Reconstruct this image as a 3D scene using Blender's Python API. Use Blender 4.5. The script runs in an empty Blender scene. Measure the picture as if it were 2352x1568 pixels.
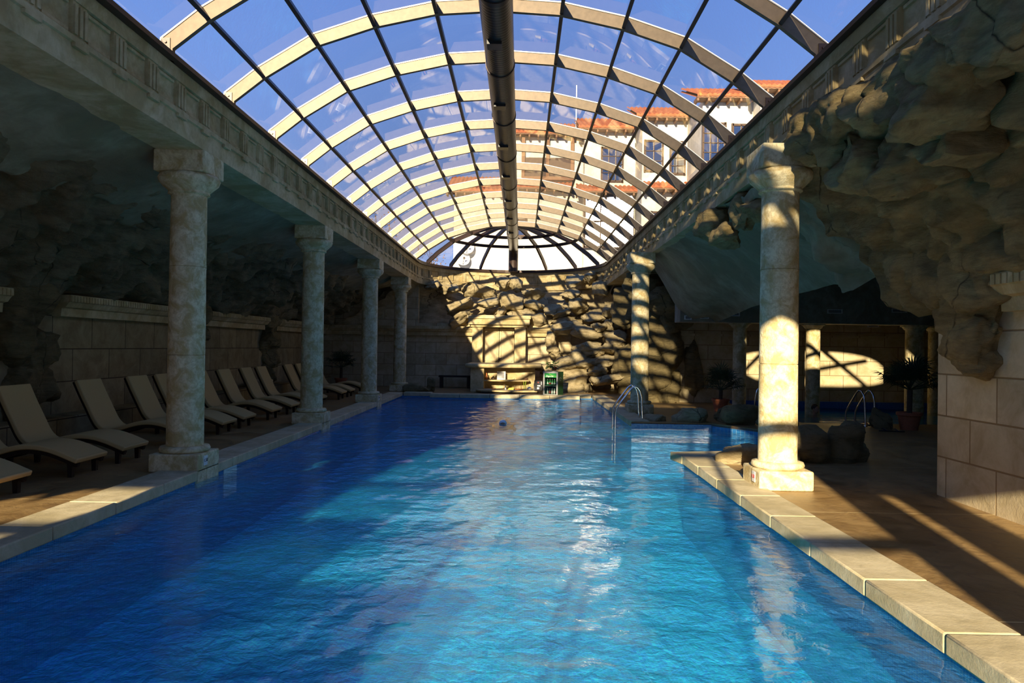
import bpy, bmesh, math, random, numpy as np
from math import sin, cos, pi, radians as R, sqrt
from mathutils import Vector, Matrix, noise
from mathutils.geometry import tessellate_polygon

# ------------------------------------------------------------------ camera, sky, sun, exposure
SC = bpy.context.scene
COL = SC.collection
cam_d = bpy.data.cameras.new('camera'); cam = bpy.data.objects.new('camera', cam_d); COL.objects.link(cam)
cam_d.sensor_width = 36.0; cam_d.lens = 1650 / 2352 * 36; cam_d.clip_end = 500; cam_d.clip_start = 0.05
CAM = Matrix.Rotation(math.atan(20 / 1650), 4, 'Z') @ Matrix.Rotation(R(90) + math.atan(12 / 1650), 4, 'X') @ Matrix.Rotation(R(0.8), 4, 'Z')
EYE = Vector((0, 0, 1.68))
cam.matrix_world = Matrix.Translation(EYE) @ CAM
SC.camera = cam

def at(px, py, Y):
    "world point at depth Y that the photograph shows at this pixel"
    d = CAM.to_3x3() @ Vector(((px - 1176) / 1650, -(py - 784) / 1650, -1))
    return EYE + d * (Y / d.y)

world = bpy.data.worlds.new('sky'); SC.world = world; world.use_nodes = True
wt = world.node_tree; wt.nodes.clear()
w_out = wt.nodes.new('ShaderNodeOutputWorld'); w_bg = wt.nodes.new('ShaderNodeBackground')
w_tc = wt.nodes.new('ShaderNodeTexCoord'); w_sp = wt.nodes.new('ShaderNodeSeparateXYZ'); w_cr = wt.nodes.new('ShaderNodeValToRGB')
wt.links.new(w_tc.outputs['Generated'], w_sp.inputs[0]); wt.links.new(w_sp.outputs['Z'], w_cr.inputs[0])
wt.links.new(w_cr.outputs[0], w_bg.inputs[0]); wt.links.new(w_bg.outputs[0], w_out.inputs[0])
w_cr.color_ramp.elements[0].position = 0.0; w_cr.color_ramp.elements[0].color = (0.42, 0.52, 0.80, 1)
w_cr.color_ramp.elements[1].position = 0.6; w_cr.color_ramp.elements[1].color = (0.085, 0.19, 0.56, 1)
e = w_cr.color_ramp.elements.new(0.28); e.color = (0.19, 0.32, 0.70, 1)
w_bg.inputs[1].default_value = 1.35

SUN_EL, SUN_AZ = R(15.6), R(10.1)
TO_SUN = Vector((-sin(SUN_AZ) * cos(SUN_EL), -cos(SUN_AZ) * cos(SUN_EL), sin(SUN_EL)))
sun_d = bpy.data.lights.new('sun', 'SUN'); sun = bpy.data.objects.new('sun', sun_d); COL.objects.link(sun)
sun_d.energy = 16.0; sun_d.color = (1.0, 0.83, 0.57); sun_d.angle = R(0.53)
sun.rotation_euler = (-TO_SUN).to_track_quat('-Z', 'Y').to_euler(); sun.location = (-6, -30, 14)

SC.view_settings.view_transform = 'Standard'; SC.view_settings.look = 'None'
SC.view_settings.exposure = 0.0; SC.view_settings.gamma = 1.0; SC.view_settings.use_curve_mapping = False
cy = SC.cycles
cy.max_bounces = 10; cy.diffuse_bounces = 4; cy.glossy_bounces = 5; cy.transmission_bounces = 6; cy.transparent_max_bounces = 24
cy.sample_clamp_indirect = 16.0; cy.use_denoising = True
cy.caustics_reflective = False; cy.caustics_refractive = True
rnd = random.Random(7)

# ------------------------------------------------------------------ node materials
class NM:
    def __init__(s, name):
        s.m = bpy.data.materials.new(name); s.m.use_nodes = True; s.t = s.m.node_tree; s.t.nodes.clear()
        s.out = s.n('ShaderNodeOutputMaterial')
    def n(s, k, **kw):
        x = s.t.nodes.new(k)
        for a, b in kw.items(): setattr(x, a, b)
        return x
    def l(s, a, b): s.t.links.new(a, b)
    def pos(s):
        return s.n('ShaderNodeNewGeometry').outputs['Position']
    def sepz(s, v):
        x = s.n('ShaderNodeSeparateXYZ'); s.l(v, x.inputs[0]); return x.outputs['Z']
    def noise(s, vec, scale, detail=5, rough=0.6, dist=0.0):
        x = s.n('ShaderNodeTexNoise'); x.inputs['Scale'].default_value = scale; x.inputs['Detail'].default_value = detail
        x.inputs['Roughness'].default_value = rough; x.inputs['Distortion'].default_value = dist
        s.l(vec, x.inputs['Vector']); return x.outputs['Fac']
    def ramp(s, fac, stops):
        x = s.n('ShaderNodeValToRGB'); cr = x.color_ramp
        while len(cr.elements) < len(stops): cr.elements.new(0.5)
        for el, (p, c) in zip(cr.elements, stops):
            el.position = p; el.color = (c[0], c[1], c[2], 1) if not isinstance(c, (int, float)) else (c, c, c, 1)
        s.l(fac, x.inputs[0]); return x.outputs[0]
    def mix(s, fac, a, b, mode='MIX'):
        x = s.n('ShaderNodeMix', data_type='RGBA', blend_type=mode)
        for v, i in ((fac, 0), (a, 6), (b, 7)):
            if hasattr(v, 'links'): s.l(v, x.inputs[i])
            else: x.inputs[i].default_value = v if i == 0 else (*v, 1)
        return x.outputs[2]
    def math(s, op, a, b=0.0):
        x = s.n('ShaderNodeMath', operation=op)
        for v, i in ((a, 0), (b, 1)):
            if hasattr(v, 'links'): s.l(v, x.inputs[i])
            else: x.inputs[i].default_value = v
        return x.outputs[0]
    def bump(s, h, strength, dist, nrm=None):
        x = s.n('ShaderNodeBump'); x.inputs['Strength'].default_value = strength; x.inputs['Distance'].default_value = dist
        s.l(h, x.inputs['Height'])
        if nrm: s.l(nrm, x.inputs['Normal'])
        return x.outputs[0]
    def bsdf(s, col, rough=0.8, nrm=None, metal=0.0, spec=0.3, **kw):
        x = s.n('ShaderNodeBsdfPrincipled')
        for v, k in ((col, 'Base Color'), (rough, 'Roughness'), (metal, 'Metallic'), (spec, 'Specular IOR Level')):
            if hasattr(v, 'links'): s.l(v, x.inputs[k])
            else: x.inputs[k].default_value = (*v, 1) if k == 'Base Color' else v
        if nrm: s.l(nrm, x.inputs['Normal'])
        for k, v in kw.items(): x.inputs[k].default_value = v
        s.l(x.outputs[0], s.out.inputs[0]); return x

def flat(name, col, rough=0.6, metal=0.0, spec=0.4, grain=0.0, gs=40):
    k = NM(name); p = k.pos(); nz = k.noise(p, gs, 3)
    c = k.mix(k.ramp(nz, [(0.3, 0.0), (0.7, 1.0)]), tuple(v * (1 - 0.18) for v in col), tuple(min(1, v * 1.1) for v in col))
    k.bsdf(c, rough, k.bump(nz, grain, 0.01) if grain else None, metal, spec); return k.m

def stone(name, light, dark, blotch=2.2, fine=22, bump=0.35, dist=0.02, lo=0.42, hi=0.62, rough=0.85):
    k = NM(name); p = k.pos()
    a = k.noise(p, blotch, 8, 0.68, 0.6); b = k.noise(p, fine, 6, 0.7); c = k.noise(p, blotch * 4.3, 6, 0.65, 0.4)
    f = k.ramp(a, [(lo, 0.0), (hi, 1.0)]); g = k.ramp(c, [(0.45, 0.0), (0.7, 0.6)])
    col = k.mix(f, dark, light); col = k.mix(g, col, tuple(0.62 * d + 0.1 * l for d, l in zip(dark, light)))
    h = k.math('ADD', b, k.math('MULTIPLY', c, 1.4))
    k.bsdf(col, rough, k.bump(h, bump, dist)); return k.m

def block_wall(name, ua, bw, bh, light, dark, mortar, z0=0.0, u0=0.0):
    "coursed stone blocks; ua: which world axis runs along the wall"
    k = NM(name); p = k.pos(); sp = k.n('ShaderNodeSeparateXYZ'); k.l(p, sp.inputs[0])
    cb = k.n('ShaderNodeCombineXYZ'); k.l(k.math('ADD', sp.outputs[ua], 40 + u0), cb.inputs[0]); k.l(k.math('ADD', sp.outputs['Z'], 20 * bh - z0), cb.inputs[1])
    br = k.n('ShaderNodeTexBrick'); br.offset = 0.5; br.inputs['Scale'].default_value = 1.0
    br.inputs['Brick Width'].default_value = bw; br.inputs['Row Height'].default_value = bh; br.inputs['Mortar Size'].default_value = 0.011
    br.inputs['Mortar Smooth'].default_value = 0.4; br.inputs['Color1'].default_value = (1, 1, 1, 1); br.inputs['Color2'].default_value = (0.78, 0.78, 0.78, 1); br.inputs['Mortar'].default_value = (1, 1, 1, 1)
    k.l(cb.outputs[0], br.inputs['Vector'])
    a = k.noise(p, 2.6, 8, 0.7, 0.5); b = k.noise(p, 26, 6, 0.7)
    col = k.mix(k.ramp(a, [(0.38, 0.0), (0.64, 1.0)]), dark, light); col = k.mix(1.0, col, br.outputs['Color'], 'MULTIPLY')
    col = k.mix(br.outputs['Fac'], col, mortar)
    h = k.math('SUBTRACT', k.math('ADD', k.math('MULTIPLY', b, 0.35), k.math('MULTIPLY', a, 0.5)), k.math('MULTIPLY', br.outputs['Fac'], 1.0))
    k.bsdf(col, 0.85, k.bump(h, 0.6, 0.02)); return k.m

def rock(name, light, mid, dark, crack_scale=0.42):
    k = NM(name); p = k.pos()
    st = k.n('ShaderNodeMapping'); st.inputs['Rotation'].default_value = (0.5, 0.35, 0.2); st.inputs['Scale'].default_value = (1.0, 0.55, 2.6); k.l(p, st.inputs['Vector'])
    a = k.noise(p, 1.1, 8, 0.7, 0.8); b = k.noise(st.outputs[0], 7, 9, 0.75, 0.6); c = k.noise(st.outputs[0], 2.4, 7, 0.68, 0.4); d = k.noise(p, 38, 4, 0.7)
    v = k.n('ShaderNodeTexVoronoi', feature='DISTANCE_TO_EDGE'); v.inputs['Scale'].default_value = crack_scale
    wv = k.n('ShaderNodeVectorMath', operation='MULTIPLY_ADD'); nn = k.n('ShaderNodeTexNoise'); nn.inputs['Scale'].default_value = 1.6; nn.inputs['Detail'].default_value = 3
    k.l(p, nn.inputs['Vector']); k.l(nn.outputs['Color'], wv.inputs[0]); wv.inputs[1].default_value = (0.5, 0.5, 0.5); k.l(p, wv.inputs[2]); k.l(wv.outputs[0], v.inputs['Vector'])
    crack = k.math('MULTIPLY', k.ramp(v.outputs['Distance'], [(0.0, 1.0), (0.006, 0.0)]), k.ramp(a, [(0.42, 0.0), (0.55, 1.0)]))
    col = k.mix(k.ramp(a, [(0.35, 0.0), (0.6, 1.0)]), mid, light); col = k.mix(k.ramp(c, [(0.46, 0.0), (0.72, 1.0)]), col, dark)
    col = k.mix(k.ramp(b, [(0.50, 0.0), (0.75, 0.55)]), col, tuple(0.7 * x for x in dark)); col = k.mix(crack, col, tuple(0.35 * x for x in dark))
    h = k.math('ADD', k.math('MULTIPLY', b, 1.3), k.math('MULTIPLY', c, 1.6)); h = k.math('ADD', h, k.math('MULTIPLY', d, 0.25)); h = k.math('SUBTRACT', h, k.math('MULTIPLY', crack, 0.5))
    k.bsdf(col, 0.88, k.bump(h, 0.9, 0.06)); return k.m

def mosaic(name, wall, c1, c2, grout, size=0.03):
    k = NM(name); p = k.pos(); sp = k.n('ShaderNodeSeparateXYZ'); k.l(p, sp.inputs[0])
    cb = k.n('ShaderNodeCombineXYZ')
    if wall:
        k.l(k.math('ADD', k.math('ADD', sp.outputs['X'], sp.outputs['Y']), 50), cb.inputs[0]); k.l(k.math('ADD', sp.outputs['Z'], 10), cb.inputs[1])
    else:
        k.l(k.math('ADD', sp.outputs['X'], 50), cb.inputs[0]); k.l(k.math('ADD', sp.outputs['Y'], 50), cb.inputs[1])
    br = k.n('ShaderNodeTexBrick'); br.offset = 0.0; br.inputs['Scale'].default_value = 1.0
    br.inputs['Brick Width'].default_value = size; br.inputs['Row Height'].default_value = size; br.inputs['Mortar Size'].default_value = size * 0.05; br.inputs['Bias'].default_value = 0.0
    for nme, c in (('Color1', c1), ('Color2', c2), ('Mortar', grout)): br.inputs[nme].default_value = (*c, 1)
    k.l(cb.outputs[0], br.inputs['Vector'])
    k.bsdf(br.outputs['Color'], 0.35, None, 0, 0.4); return k.m

def pane_glass(name, tint=(1, 1, 1), f0=0.045, gain=1.0, base=0.0, rough=0.0):
    "thin pane: see-through, with mirror reflection growing towards grazing angles on both faces"
    k = NM(name); g = k.n('ShaderNodeNewGeometry'); dt = k.n('ShaderNodeVectorMath', operation='DOT_PRODUCT')
    k.l(g.outputs['Normal'], dt.inputs[0]); k.l(g.outputs['Incoming'], dt.inputs[1])
    q = k.math('SUBTRACT', 1.0, k.math('ABSOLUTE', dt.outputs['Value'])); q = k.math('POWER', q, 5.0)
    f = k.math('ADD', k.math('MULTIPLY', q, 1 - f0), f0)
    f = k.math('DIVIDE', k.math('MULTIPLY', f, 2.0), k.math('ADD', f, 1.0))          # two faces
    f = k.math('MINIMUM', k.math('ADD', k.math('MULTIPLY', f, gain), base), 1.0)
    tr = k.n('ShaderNodeBsdfTransparent'); tr.inputs[0].default_value = (*tint, 1)
    gl = k.n('ShaderNodeBsdfGlossy'); gl.inputs['Roughness'].default_value = rough
    mx = k.n('ShaderNodeMixShader'); k.l(f, mx.inputs[0]); k.l(tr.outputs[0], mx.inputs[1]); k.l(gl.outputs[0], mx.inputs[2]); k.l(mx.outputs[0], k.out.inputs[0])
    return k.m

def deck_mat():
    k = NM('stamped_deck'); p = k.pos(); sp = k.n('ShaderNodeSeparateXYZ'); k.l(p, sp.inputs[0])
    a = k.noise(p, 1.4, 8, 0.7, 1.0); b = k.noise(p, 14, 6, 0.7); c = k.noise(p, 5, 5, 0.6, 1.5)
    col = k.mix(k.ramp(a, [(0.35, 0.0), (0.65, 1.0)]), (0.18, 0.105, 0.038), (0.37, 0.24, 0.095)); col = k.mix(k.ramp(c, [(0.52, 0.0), (0.7, 0.7)]), col, (0.17, 0.10, 0.045))
    cb = k.n('ShaderNodeCombineXYZ'); k.l(k.math('ADD', sp.outputs['X'], 40), cb.inputs[0]); k.l(k.math('ADD', sp.outputs['Y'], 40.45), cb.inputs[1])
    br = k.n('ShaderNodeTexBrick'); br.offset = 0.0; br.inputs['Scale'].default_value = 1.0; br.inputs['Brick Width'].default_value = 60.0; br.inputs['Row Height'].default_value = 3.0; br.inputs['Mortar Size'].default_value = 0.008
    k.l(cb.outputs[0], br.inputs['Vector'])
    col = k.mix(br.outputs['Fac'], col, (0.55, 0.42, 0.2))
    h = k.math('SUBTRACT', k.math('ADD', b, k.math('MULTIPLY', c, 1.5)), br.outputs['Fac'])
    k.bsdf(col, k.ramp(a, [(0.3, 0.35), (0.7, 0.6)]), k.bump(h, 0.35, 0.012), 0, 0.4); return k.m

def tile_mat():
    k = NM('roof_tile'); p = k.pos(); a = k.noise(p, 3.0, 6, 0.7)
    k.bsdf(k.ramp(a, [(0.3, (0.24, 0.065, 0.025)), (0.55, (0.40, 0.12, 0.045)), (0.75, (0.48, 0.20, 0.09))]), 0.8); return k.m

def water_mat(name):
    "clear rippled water: Fresnel mirror, see-through, partly bent by refraction; see-through colour follows the ripples to imitate caustics"
    k = NM(name); p = k.pos(); a = k.noise(p, 9, 3, 0.55, 0.5); b = k.noise(p, 30, 3, 0.6, 0.3)
    nb = k.bump(b, 0.5, 0.0024, k.bump(a, 0.5, 0.006))
    g = k.n('ShaderNodeNewGeometry')
    def dot(n):
        d = k.n('ShaderNodeVectorMath', operation='DOT_PRODUCT'); k.l(n, d.inputs[0]); k.l(g.outputs['Incoming'], d.inputs[1]); return k.math('ABSOLUTE', d.outputs['Value'])
    c = dot(nb); nf = k.bump(b, 1.0, 0.004, k.bump(a, 1.0, 0.022)); caustic_tint = k.math('DIVIDE', dot(nf), k.math('ADD', k.math('ABSOLUTE', k.sepz(g.outputs['Incoming'])), 0.03)); caustic_tint = k.math('MINIMUM', k.math('POWER', k.math('MAXIMUM', caustic_tint, 0.15), 1.6), 2.0)  # ripple-driven see-through colour imitates caustic light on the pool floor
    f = k.math('ADD', k.math('MULTIPLY', k.math('POWER', k.math('SUBTRACT', 1.0, c), 5.0), 0.72), 0.02)
    rf = k.n('ShaderNodeBsdfRefraction'); rf.inputs['IOR'].default_value = 1.33; rf.inputs['Roughness'].default_value = 0.0; k.l(nb, rf.inputs['Normal'])
    tr = k.n('ShaderNodeBsdfTransparent'); cb = k.n('ShaderNodeCombineColor'); [k.l(caustic_tint, cb.inputs[i]) for i in range(3)]; k.l(cb.outputs[0], tr.inputs[0])
    gl = k.n('ShaderNodeBsdfGlossy'); gl.inputs['Roughness'].default_value = 0.0; k.l(nb, gl.inputs['Normal'])
    m1 = k.n('ShaderNodeMixShader'); m1.inputs[0].default_value = 0.42; k.l(tr.outputs[0], m1.inputs[1]); k.l(rf.outputs[0], m1.inputs[2])
    m2 = k.n('ShaderNodeMixShader'); k.l(f, m2.inputs[0]); k.l(m1.outputs[0], m2.inputs[1]); k.l(gl.outputs[0], m2.inputs[2]); k.l(m2.outputs[0], k.out.inputs[0])
    return k.m

M = {}
M['column'] = stone('column_stone', (0.78, 0.69, 0.435), (0.50, 0.375, 0.16), 5.0, 30, 0.6, 0.015, 0.40, 0.58)
M['frieze'] = stone('frieze_stone', (0.66, 0.545, 0.315), (0.43, 0.325, 0.145), 1.6, 30, 0.3, 0.012)
M['coping'] = stone('coping_stone', (0.62, 0.53, 0.33), (0.46, 0.38, 0.21), 1.3, 34, 0.3, 0.01)
M['deck'] = deck_mat()
M['plaster'] = stone('vault_plaster', (0.37, 0.345, 0.225), (0.23, 0.21, 0.12), 0.8, 18, 0.35, 0.02)
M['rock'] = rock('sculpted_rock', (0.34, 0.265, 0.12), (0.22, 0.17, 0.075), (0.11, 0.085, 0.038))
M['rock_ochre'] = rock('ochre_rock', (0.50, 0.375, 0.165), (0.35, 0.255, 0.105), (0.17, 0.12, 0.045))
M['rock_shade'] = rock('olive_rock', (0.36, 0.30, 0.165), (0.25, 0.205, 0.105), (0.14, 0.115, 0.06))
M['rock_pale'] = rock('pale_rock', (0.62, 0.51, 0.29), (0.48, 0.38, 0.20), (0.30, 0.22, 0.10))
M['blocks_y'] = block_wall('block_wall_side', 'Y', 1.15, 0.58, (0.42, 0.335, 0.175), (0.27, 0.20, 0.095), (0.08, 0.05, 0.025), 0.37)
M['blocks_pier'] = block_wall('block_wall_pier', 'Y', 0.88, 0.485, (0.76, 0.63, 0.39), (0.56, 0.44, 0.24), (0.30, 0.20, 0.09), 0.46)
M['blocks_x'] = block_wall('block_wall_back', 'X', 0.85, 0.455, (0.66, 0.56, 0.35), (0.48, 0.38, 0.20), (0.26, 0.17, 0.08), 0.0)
M['beam'] = stone('beam_plaster', (0.40, 0.37, 0.28), (0.26, 0.23, 0.16), 1.2, 24, 0.2, 0.01)
M['bronze'] = flat('bronze_metal', (0.19, 0.135, 0.078), 0.45, 0.2, 0.5, 0.05, 12)
M['dark_bronze'] = flat('dark_bronze_metal', (0.055, 0.030, 0.020), 0.45, 0.3, 0.5)
M['galv'] = flat('galvanised_steel', (0.15, 0.12, 0.10), 0.4, 0.5, 0.5)
M['alu'] = flat('pale_aluminium', (0.50, 0.47, 0.42), 0.45, 0.3, 0.5)
M['duct'] = None
M['glass'] = pane_glass('roof_glass', (0.94, 0.96, 0.98), 0.045, 1.25)
M['door_glass'] = pane_glass('facade_glass', (0.97, 0.98, 0.98))
M['mirror_glass'] = pane_glass('hotel_window_glass', (0.25, 0.28, 0.30), 0.045, 1.0, 0.45)
M['glint_glass'] = pane_glass('glint_window_glass', (0.25, 0.28, 0.30), 0.045, 1.0, 0.9, 0.12)  # near-mirror pane for the added window that throws the sun glint
M['fridge_glass'] = pane_glass('fridge_glass', (0.9, 0.95, 0.93))
M['tile_floor'] = mosaic('pool_floor_mosaic', False, (0.002, 0.24, 0.74), (0.010, 0.66, 0.98), (0.15, 0.62, 0.9))
M['tile_wall'] = mosaic('pool_wall_mosaic', True, (0.012, 0.12, 0.36), (0.03, 0.24, 0.52), (0.22, 0.36, 0.45))
M['tile_pale'] = mosaic('pale_mosaic', True, (0.16, 0.22, 0.42), (0.36, 0.42, 0.52), (0.35, 0.37, 0.38), 0.035)
M['tile_spa'] = mosaic('spa_mosaic', True, (0.015, 0.07, 0.33), (0.03, 0.12, 0.48), (0.10, 0.16, 0.35), 0.03)
M['water'] = water_mat('pool_water')
M['cushion'] = flat('beige_lounger_fabric', (0.57, 0.42, 0.185), 0.85, 0, 0.15, 0.25, 300)
M['wenge'] = flat('dark_wenge_wood', (0.022, 0.013, 0.009), 0.5, 0, 0.3)
M['steel'] = flat('polished_steel', (0.78, 0.77, 0.74), 0.12, 1.0, 0.5)
M['white'] = flat('white_plastic', (0.80, 0.79, 0.75), 0.5)
M['black'] = flat('black_plastic', (0.012, 0.012, 0.012), 0.3)
M['red'] = flat('red_paint', (0.55, 0.05, 0.04), 0.5)
M['terracotta'] = flat('terracotta', (0.42, 0.13, 0.055), 0.8)
M['leaf'] = flat('green_leaf', (0.035, 0.10, 0.02), 0.5, 0, 0.4)
M['palm'] = flat('palm_leaf', (0.035, 0.065, 0.030), 0.5, 0, 0.4)
M['green'] = flat('fridge_green', (0.012, 0.07, 0.025), 0.35)
M['bright_green'] = flat('header_green', (0.02, 0.22, 0.05), 0.4)
M['lime'] = flat('lime_plastic', (0.35, 0.55, 0.05), 0.4)
M['bottle_green'] = flat('bottle_green', (0.02, 0.20, 0.05), 0.12, 0, 0.6)
M['bottle_pale'] = flat('bottle_pale', (0.45, 0.48, 0.42), 0.12, 0, 0.6)
M['silver'] = flat('silver_trim', (0.60, 0.60, 0.58), 0.35, 0.6)
M['yellow'] = flat('yellow_plastic', (0.75, 0.58, 0.05), 0.5)
M['orange'] = flat('orange_plastic', (0.65, 0.22, 0.06), 0.5)
M['brown'] = flat('brown_glaze', (0.10, 0.055, 0.03), 0.4)
M['clear'] = pane_glass('tumbler_glass', (0.88, 0.86, 0.80), 0.06)
M['drawing'] = flat('grey_drawing', (0.42, 0.42, 0.42), 0.7)
M['render_white'] = stone('white_render', (0.74, 0.70, 0.60), (0.62, 0.57, 0.46), 0.6, 12, 0.1, 0.01)
M['wood'] = flat('brown_wood', (0.22, 0.11, 0.05), 0.7)
M['dark_wood'] = flat('dark_wood', (0.075, 0.04, 0.022), 0.65)
M['tile'] = tile_mat()
M['bark'] = flat('bark', (0.10, 0.07, 0.045), 0.9, 0, 0.1)
M['dead_leaf'] = flat('autumn_leaf', (0.26, 0.12, 0.04), 0.8)
M['door'] = stone('painted_door', (0.60, 0.50, 0.30), (0.50, 0.40, 0.22), 2.0, 30, 0.15, 0.008)
M['skin'] = flat('skin', (0.45, 0.24, 0.15), 0.5, 0, 0.3)
M['hair'] = flat('dark_hair', (0.03, 0.018, 0.012), 0.6)
M['cap'] = flat('pale_blue_swim_cap', (0.90, 0.92, 0.96), 0.35)
M['ground'] = stone('outside_ground', (0.32, 0.28, 0.18), (0.20, 0.19, 0.10), 0.5, 8, 0.2, 0.02)

def duct_mat():
    k = NM('spiral_duct_metal'); p = k.pos(); sp = k.n('ShaderNodeSeparateXYZ'); k.l(p, sp.inputs[0])
    w = k.math('SINE', k.math('MULTIPLY', sp.outputs['Y'], 2 * pi / 0.075)); h = k.ramp(w, [(0.0, 0.0), (0.5, 1.0)])
    k.bsdf((0.060, 0.048, 0.040), 0.36, k.bump(h, 0.8, 0.01), 0.7, 0.5); return k.m
M['duct'] = duct_mat()

# ------------------------------------------------------------------ mesh helpers
class MB:
    def __init__(s): s.v = []; s.f = []
    def add(s, vs, fs):
        o = len(s.v); s.v += [tuple(v) for v in vs]; s.f += [tuple(i + o for i in f) for f in fs]
    def box(s, x0, x1, y0, y1, z0, z1):
        s.add([(x, y, z) for z in (z0, z1) for y in (y0, y1) for x in (x0, x1)],
              [(0, 2, 3, 1), (4, 5, 7, 6), (0, 1, 5, 4), (2, 6, 7, 3), (0, 4, 6, 2), (1, 3, 7, 5)])
    def obox(s, c, size, rot=None):
        a, b, d = (q / 2 for q in size); m = rot or Matrix.Identity(3); c = Vector(c)
        s.add([c + m @ Vector((x, y, z)) for z in (-d, d) for y in (-b, b) for x in (-a, a)],
              [(0, 2, 3, 1), (4, 5, 7, 6), (0, 1, 5, 4), (2, 6, 7, 3), (0, 4, 6, 2), (1, 3, 7, 5)])
    def lathe(s, prof, c=(0, 0, 0), n=24, cap=True):
        m = len(prof); vs = []
        for k in range(n):
            a = 2 * pi * k / n
            vs += [(c[0] + r * cos(a), c[1] + r * sin(a), c[2] + z) for r, z in prof]
        fs = [(k * m + i, ((k + 1) % n) * m + i, ((k + 1) % n) * m + i + 1, k * m + i + 1) for k in range(n) for i in range(m - 1)]
        if cap:
            fs.append(tuple(k * m for k in range(n))[::-1]); fs.append(tuple(k * m + m - 1 for k in range(n)))
        s.add(vs, fs)
    def tube(s, pts, r, n=8, r2=None, cap=True):
        pts = [Vector(p) for p in pts]; N = len(pts); vs = []; u = None
        for i, p in enumerate(pts):
            d = (pts[min(i + 1, N - 1)] - pts[max(i - 1, 0)]).normalized()
            if u is None:
                u = d.cross(Vector((0, 0, 1)) if abs(d.z) < 0.9 else Vector((1, 0, 0))).normalized()
            u = (u - d * u.dot(d)).normalized(); w = d.cross(u)
            rr = r if r2 is None else r + (r2 - r) * i / max(1, N - 1)
            vs += [p + (u * cos(2 * pi * k / n) + w * sin(2 * pi * k / n)) * rr for k in range(n)]
        fs = [(i * n + k, i * n + (k + 1) % n, (i + 1) * n + (k + 1) % n, (i + 1) * n + k) for i in range(N - 1) for k in range(n)]
        if cap: fs += [tuple(range(n))[::-1], tuple((N - 1) * n + k for k in range(n))]
        s.add(vs, fs)
    def extr(s, poly, f0, f1):
        "prism: 2D polygon mapped by f0 and f1 into 3D"
        n = len(poly); vs = [f0(*p) for p in poly] + [f1(*p) for p in poly]
        fs = [tuple(range(n))[::-1], tuple(range(n, 2 * n))] + [(i, (i + 1) % n, n + (i + 1) % n, n + i) for i in range(n)]
        s.add(vs, fs)
    def blob(s, c, size, rot=None, seed=0.0, sub=3, box=0.55, amp=0.16, freq=1.6, facets=0):
        "boulder: a squarish ball roughened by noise"
        bm = bmesh.new(); bmesh.ops.create_icosphere(bm, subdivisions=sub, radius=1); m = rot or Matrix.Identity(3); c = Vector(c)
        o = len(s.v); off = Vector((seed * 7.31, seed * 3.7, seed * 1.9))
        fr = random.Random(int(seed * 10) + 5); cuts = [(Vector((fr.gauss(0, 1), fr.gauss(0, 1), fr.gauss(0, 1))).normalized(), fr.uniform(0.62, 0.92)) for _ in range(facets)]
        for v in bm.verts:
            d = v.co.normalized(); q = max(abs(d.x), abs(d.y), abs(d.z)); p = d * (1 + (1 / q - 1) * box * 0.75)
            for cn, cd in cuts: p = p - cn * max(0.0, p.dot(cn) - cd) * 0.9
            p *= 1 + amp * noise.fractal(d * freq + off, 0.8, 2.0, 4)
            s.v.append(tuple(c + m @ Vector((p.x * size[0] / 2, p.y * size[1] / 2, p.z * size[2] / 2))))
        bm.verts.index_update(); s.f += [tuple(v.index + o for v in f.verts) for f in bm.faces]; bm.free()
    def mesh(s, name, mat, smooth=None):
        me = bpy.data.meshes.new(name); me.from_pydata(s.v, [], s.f); me.update()
        bm = bmesh.new(); bm.from_mesh(me); bmesh.ops.recalc_face_normals(bm, faces=bm.faces); bm.to_mesh(me); bm.free()
        me.materials.append(mat)
        if smooth is not None:
            me.shade_smooth(); me.set_sharp_from_angle(angle=R(smooth))
        return me
    def build(s, name, mat, parent=None, smooth=None, bevel=0, seg=2):
        o = bpy.data.objects.new(name, s.mesh(name, mat, smooth)); COL.objects.link(o)
        if parent is not None: o.parent = parent
        if bevel:
            b = o.modifiers.new('edge', 'BEVEL'); b.width = bevel; b.segments = seg; b.limit_method = 'ANGLE'; b.angle_limit = R(40)
            o.data.shade_smooth(); o.data.set_sharp_from_angle(angle=R(50))
        return o

def props(o, label=None, cat=None, group=None, kind=None):
    for k, v in (('label', label), ('category', cat), ('group', group), ('kind', kind)):
        if v: o[k] = v
    return o
def thing(name, label, cat, loc=(0, 0, 0), rz=0, group=None, kind='thing'):
    o = bpy.data.objects.new(name, None); COL.objects.link(o); o.location = loc; o.rotation_euler = (0, 0, rz); o.empty_display_size = 0.1
    return props(o, label, cat, group, kind)
def dup(o, parent=None):
    c = o.copy(); COL.objects.link(c); c.parent = parent
    for ch in list(o.children): dup(ch, c)
    return c
def structure(o, label, cat='structure'): return props(o, label, cat, None, 'structure')
BENCH = bpy.data.scenes.new('workbench')
def text(name, s, size, mat, parent, loc, rot, depth=0.001, shear=0.0):
    cu = bpy.data.curves.new(name, 'FONT'); cu.body = s; cu.size = size; cu.extrude = depth; cu.align_x = 'CENTER'; cu.align_y = 'CENTER'; cu.shear = shear
    cu.materials.append(mat); f = bpy.data.objects.new(name, cu); BENCH.collection.objects.link(f); vl = BENCH.view_layers[0]; vl.update()
    me = bpy.data.meshes.new_from_object(f.evaluated_get(vl.depsgraph)); bpy.data.objects.remove(f)
    o = bpy.data.objects.new(name, me); COL.objects.link(o); o.parent = parent; o.location = loc; o.rotation_euler = rot
    return o
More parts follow.
